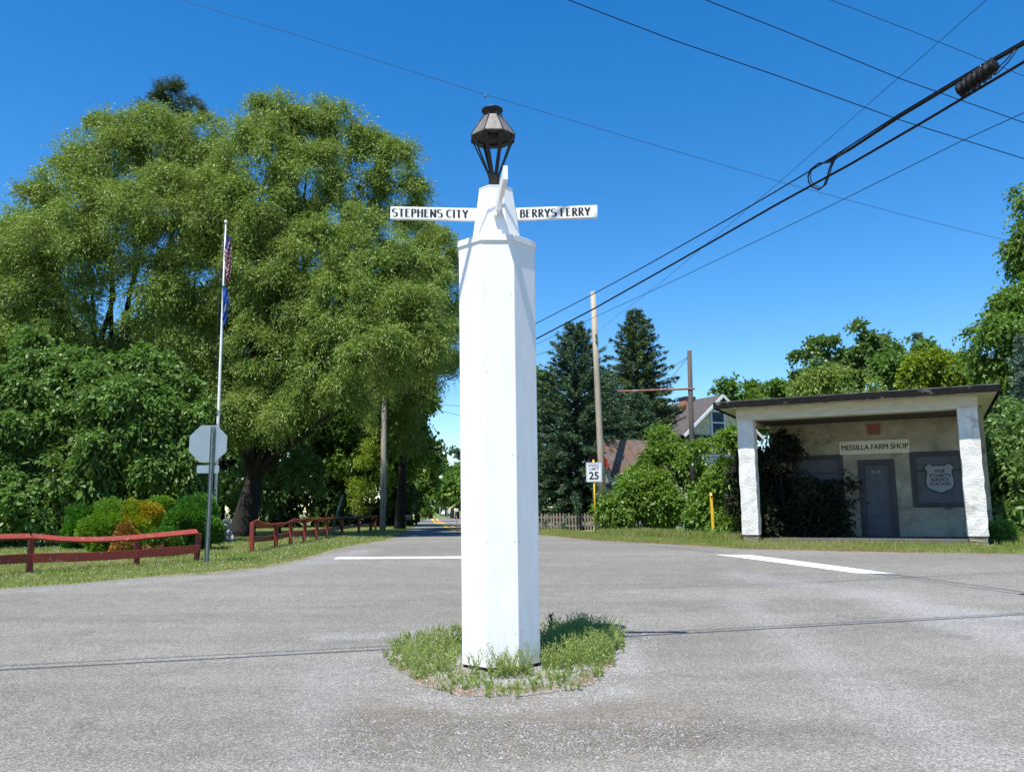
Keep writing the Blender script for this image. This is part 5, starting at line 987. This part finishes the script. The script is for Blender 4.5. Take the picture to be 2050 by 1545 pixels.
# lines crossing overhead; their shadows are the two lines lying across the foreground
SD = -SUN_H / math.tan(SUN_EL); SA_, SB_ = W(0, 1341), W(2050, 1229)
def spl(px, py, shift=0.):
    A = np.array(SA_) + [0, shift]; B = np.array(SB_) + [0, shift]; dv = B - A; n = np.array([-dv[1], dv[0]]); d = ray(px, py); t = ((A - C0[:2] - (EYE - .1) * SD) @ n) / ((d[:2] + d[2] * SD) @ n); return C0 + d * t
def ext(P, k=2.2): return [P[0] + (P[0] - P[1]) * k] + P + [P[-1] + (P[-1] - P[-2]) * k]
wire('power_line', 'wire crossing the sky from top centre down to the right edge', ext([at(1137, 0, 11), at(1343, 79, 11.4), at(1550, 150, 11.9), at(1800, 240, 12.6), at(2050, 318, 13.3)], 3), .0078)
wire('power_line', 'wire crossing the upper right sky between two parallel wires', ext([at(1412, 0, 11.2), at(1564, 60, 11.7), at(1800, 157, 12.5), at(2050, 246, 13.4)], 3), .0075)
for sh_, rd_, lb_ in ((0, .024, 'thicker overhead cable whose shadow lies across the foreground road'), (.22, .014, 'thinner overhead cable whose faint shadow runs beside the darker one on the foreground road')):
    wire('power_line', lb_, [tuple(np.array([(1 - q) * SA_[0] + q * SB_[0] - SD[0] * 8.2, (1 - q) * SA_[1] + q * SB_[1] + sh_ * (1 - .5 * max(0, min(1, q))) - SD[1] * 8.2, 8.3])) for q in (-3, -2, -1, 0, .5, 1, 2, 3)], rd_)
wire('power_line', 'short-looking wire across the top right corner of the sky', ext([at(1662, 0, 15), at(1818, 60, 15.4), at(2050, 153, 16)], 3), .006)
w1 = ext([at(362, 0, 13), at(600, 73, 13.4), at(972, 190, 14.2), at(1280, 282, 14.8), at(1590, 372, 15.5), at(1800, 428, 16), at(2050, 490, 16.6)], 1.5)
wire('power_line', 'thinnest wire crossing the whole sky above the lantern', w1, .0045, 'cablegray')
ib = at(972, 191, 14.2); t = thing('wire_tag', 'tiny clip hanging on the thin wire right above the lantern', 'clip', tuple(ib)); MB().lathe([(0, -.05), (.02, -.04), (.02, .0), (0, .01)], 8, caps=False).build('clip', MT['lantern'], t)
wire('service_wire', 'upper of two short level wires left of the post over the distant road', [at(835, 807, 50), at(914, 812, 47), at(1000, 818, 45)], .012)
wire('service_wire', 'lower of two short sloping wires left of the post over the distant road', [at(835, 811, 52), at(914, 830, 48), at(1000, 848, 45)], .012)
# ================================================================ GRASS
lawn = [tuple(p) for p in LB[:12]]; lawn = [(lawn[0][0] - 1.5, lawn[0][1] - .3)] + lawn + [(-9, 74), (-14, 60), (-16, 40), (-15, 26), (-13.5, 18)]
PL = []
near = [(x, y) for x, y in lawn if True]
def lawn_pts(n, y0, y1):
    P = scatter(near, n * 3); P = P[(P[:, 1] > y0) & (P[:, 1] < y1)]; return P
P = scatter(lawn, 420000); keep = rng.uniform(0, 1, len(P)) < np.clip(1.25 - (P[:, 1] - 13) / 22, .10, 1); P = P[keep]
ed = np.sin(P[:, 0] * 5) * .05 + np.sin(P[:, 0] * 1.7) * .1
tag(quads('grass', np.concatenate([blades(P, .03, .10, .012, .8, 2)]), MT['grass']), 'mown clover-flecked lawn left of the road', 'grass', kind='stuff')
Pc = P[rng.uniform(0, 1, len(P)) < .009]; Pc = Pc[(Pc[:, 1] < 38)]; n = len(Pc); c_ = np.c_[Pc, Gv(Pc[:, 1]) + rng.uniform(.03, .09, n)]; s_ = rng.uniform(.008, .014, n)[:, None]
Q = np.stack([c_ + s_ * [-1, 0, 0], c_ + s_ * [0, 0, -.8], c_ + s_ * [1, 0, 0], c_ + s_ * [0, 0, .8]], 1); tag(quads('clover_flowers', Q, MT['clover']), 'white clover heads scattered through the lawn', 'flowers', kind='stuff')
rv = [tuple(p) for p in RB]
verge = rv + [(rv[-1][0] + 4, rv[-1][1] + 1), (18, 22), (13.2, 20.7), (12.1, 21.45), (6.8, 24.05), (6.6, 30), (3, 36), (1.5, 46), (.2, 46)]
P = scatter(verge, 150000); tag(quads('grass', blades(P, .03, .115, .011, .8, 5), MT['grass']), 'rough grass verge between the asphalt and the shrubs', 'grass', kind='stuff')
# taller tufts against the kerb and the shrubs
tf = []
for k_ in range(80):
    s = rng.uniform(0, 1); u_ = -1.0 + 9 * s; cc = np.array([SO[0], SO[1]]) + np.array([math.cos(SA) * u_ - math.sin(SA) * .25, -math.sin(SA) * u_ - math.cos(SA) * .25]) + rng.normal(size=2) * .12; tf.append(cc + rng.normal(size=(40, 2)) * .09)
tag(quads('tall_grass', blades(np.vstack(tf), .07, .24, .010, .6, 6), MT['grass']), 'tall grass tufts along the front kerb of the shop', 'grass', kind='stuff')
Pd = scatter([tuple(np.array(p) + [0, .0]) for p in rv[:6]] + [tuple(np.array(p) + [0, .16]) for p in rv[:6]][::-1], 9000); tag(quads('dry_grass', blades(Pd, .02, .07, .012, .9, 8), MT['drygrass']), 'dry tan grass fringe along the right edge of the asphalt', 'grass', kind='stuff')
P = scatter([(3.2, 30.5), (6.2, 25.6), (6.9, 25.2), (8, 27), (5, 33), (3.4, 33)], 16000); tag(quads('tall_grass', blades(P, .10, .34, .014, .7, 15), MT['grass']), 'unmown long grass along the foot of the shrubs', 'grass', kind='stuff')
P = scatter([(13, 21.3), (16, 20.2), (20, 22), (14, 24)], 9000); tag(quads('tall_grass', blades(P, .10, .30, .014, .7, 16), MT['grass']), 'unmown long grass right of the shop', 'grass', kind='stuff')
# ---- the weedy island
isl = np.array(ISL); ic = isl.mean(0)
def shrink(k): return [tuple(ic + (q - ic) * k) for q in isl]
P = scatter(shrink(.96), 22000); hx = np.hypot((P[:, 0] - PX) , (P[:, 1] - PY)); P = P[hx > .47]
r0 = np.random.default_rng(5); pn = np.sin(P[:, 0] * 6 + 1) * np.sin(P[:, 1] * 7) + np.sin(P[:, 0] * 13 + P[:, 1] * 9) * .5; P = P[(pn > .0)]
tag(quads('grass', blades(P[:5600], .02, .085, .005, .8, 9), MT['weed']), 'weedy grass growing round the foot of the white post', 'grass', kind='stuff')
edge = shrink(1.01); P = scatter(edge, 30000); P = P[~inpoly(P, shrink(.86))]; P = P[P[:, 1] < PY + .2]
tag(quads('dry_grass', blades(P, .01, .06, .006, .95, 10), MT['drygrass']), 'dry brown grass rimming the front of the island', 'grass', kind='stuff')
def sprigs(P, h0, h1, seed, lean=.3, nl=16, L=.035, wd=.006):
    r = np.random.default_rng(seed); n = len(P); Z = Gv(P[:, 1]); h = r.uniform(h0, h1, n); b = np.c_[P, Z]; ln = r.normal(size=(n, 2)) * lean * h[:, None]; Qs = []
    for k_ in range(nl):
        s = (k_ + r.uniform(0, 1, n)) / nl; p = b + np.c_[ln * (s ** 1.5)[:, None], h * s]; a = r.uniform(0, 6.28, n); d = unit(np.c_[np.cos(a), np.sin(a), r.uniform(.4, 1.4, n)]); sv = unit(np.cross(d, r.normal(size=(n, 3)))); l = L * r.uniform(.6, 1.4, (n, 1)) * (1.1 - .5 * s[:, None])
        Qs.append(np.stack([p, p + d * l * .5 + sv * wd, p + d * l, p + d * l * .5 - sv * wd], 1))
    t_ = b + np.c_[ln, h]; m_ = b + np.c_[ln * .35, h * .5]; sv = np.array([.0022, 0, 0]); Qs.append(np.stack([b - sv, b + sv, m_ + sv, m_ - sv], 1)); Qs.append(np.stack([m_ - sv, m_ + sv, t_ + sv * .5, t_ - sv * .5], 1)); return np.concatenate(Qs)
P = scatter(shrink(1.04), 1300); P = P[(np.sin(P[:, 0] * 9 + 2) * np.sin(P[:, 1] * 8) > -.3)]; P = P[np.hypot(P[:, 0] - PX, P[:, 1] - PY) > .49]; Pb = scatter([W(1085, 1345), W(1225, 1330), W(1245, 1280), W(1150, 1258), W(1095, 1290)], 900)
Pl = scatter([W(780, 1300), W(915, 1285), W(915, 1345), W(830, 1352)], 200)
tag(quads('weeds', np.concatenate([sprigs(P, .04, .12, 1), sprigs(Pb, .10, .26, 2), sprigs(Pl, .08, .2, 3)]), MT['weed']), 'leafy weeds on the gravel island at the foot of the post', 'weeds', kind='stuff')
Pf = np.array([W(985 + k_ * 6, 1352 + (k_ % 3) * 3) for k_ in range(10)] + [W(1000, 1350), W(1012, 1352), W(1020, 1350), W(1055, 1350), W(1062, 1347), W(1050, 1352), W(960, 1352), W(950, 1350)])
def bushy(P, h0, h1, seed):
    r = np.random.default_rng(seed); Qs = []
    for p in P:
        h = r.uniform(h0, h1); nb = 7; base = np.array([p[0], p[1], G(p[1])])
        for k_ in range(nb):
            a = r.uniform(0, 6.28); d = unit(np.array([math.cos(a) * .45, math.sin(a) * .25 - .1, 1])); hh = h * r.uniform(.5, 1); m = 14
            s = np.linspace(.1, 1, m)[:, None]; c_ = base + d * hh * s; a2 = r.uniform(0, 6.28, m); dd = unit(np.c_[np.cos(a2), np.sin(a2), r.uniform(.5, 1.4, m)]); sv = unit(np.cross(dd, r.normal(size=(m, 3)))); l = .03 * r.uniform(.6, 1.4, (m, 1)); Qs.append(np.stack([c_, c_ + dd * l * .5 + sv * .0045, c_ + dd * l, c_ + dd * l * .5 - sv * .0045], 1))
            sx_ = np.array([.0018, 0, 0]); e = base + d * hh; Qs.append(np.stack([base - sx_, base + sx_, e + sx_ * .4, e - sx_ * .4], 0)[None])
    return np.concatenate(Qs)
tag(quads('tall_weed', bushy(Pf, .18, .34, 4), MT['weed']), 'wispy tall weeds standing against the front faces of the white post', 'weed')
mw = W(1103, 1272); t = thing('milkweed', 'single dark broad-leaved stalk standing behind the right edge of the post', 'weed', (mw[0], mw[1], G(mw[1]))); MB().tube([(0, 0, 0), (.01, 0, .24)], [.006, .004], 6).build('stem', MT['dark'], t)
r = np.random.default_rng(3); Qs = []
for k_ in range(18):
    z = .04 + .2 * k_ / 18; a = k_ * 2.4; d = unit(np.array([math.cos(a) * .8, math.sin(a) * .8, .9])); sv = unit(np.cross(d, [0, 0, 1])); b0 = np.array([0, 0, z]); l = .10 * (1 - .3 * k_ / 18); Qs.append(np.stack([b0, b0 + d * l * .45 + sv * .014, b0 + d * l, b0 + d * l * .45 - sv * .014]))
quads('leaves', np.array(Qs), MT['dark'], t)
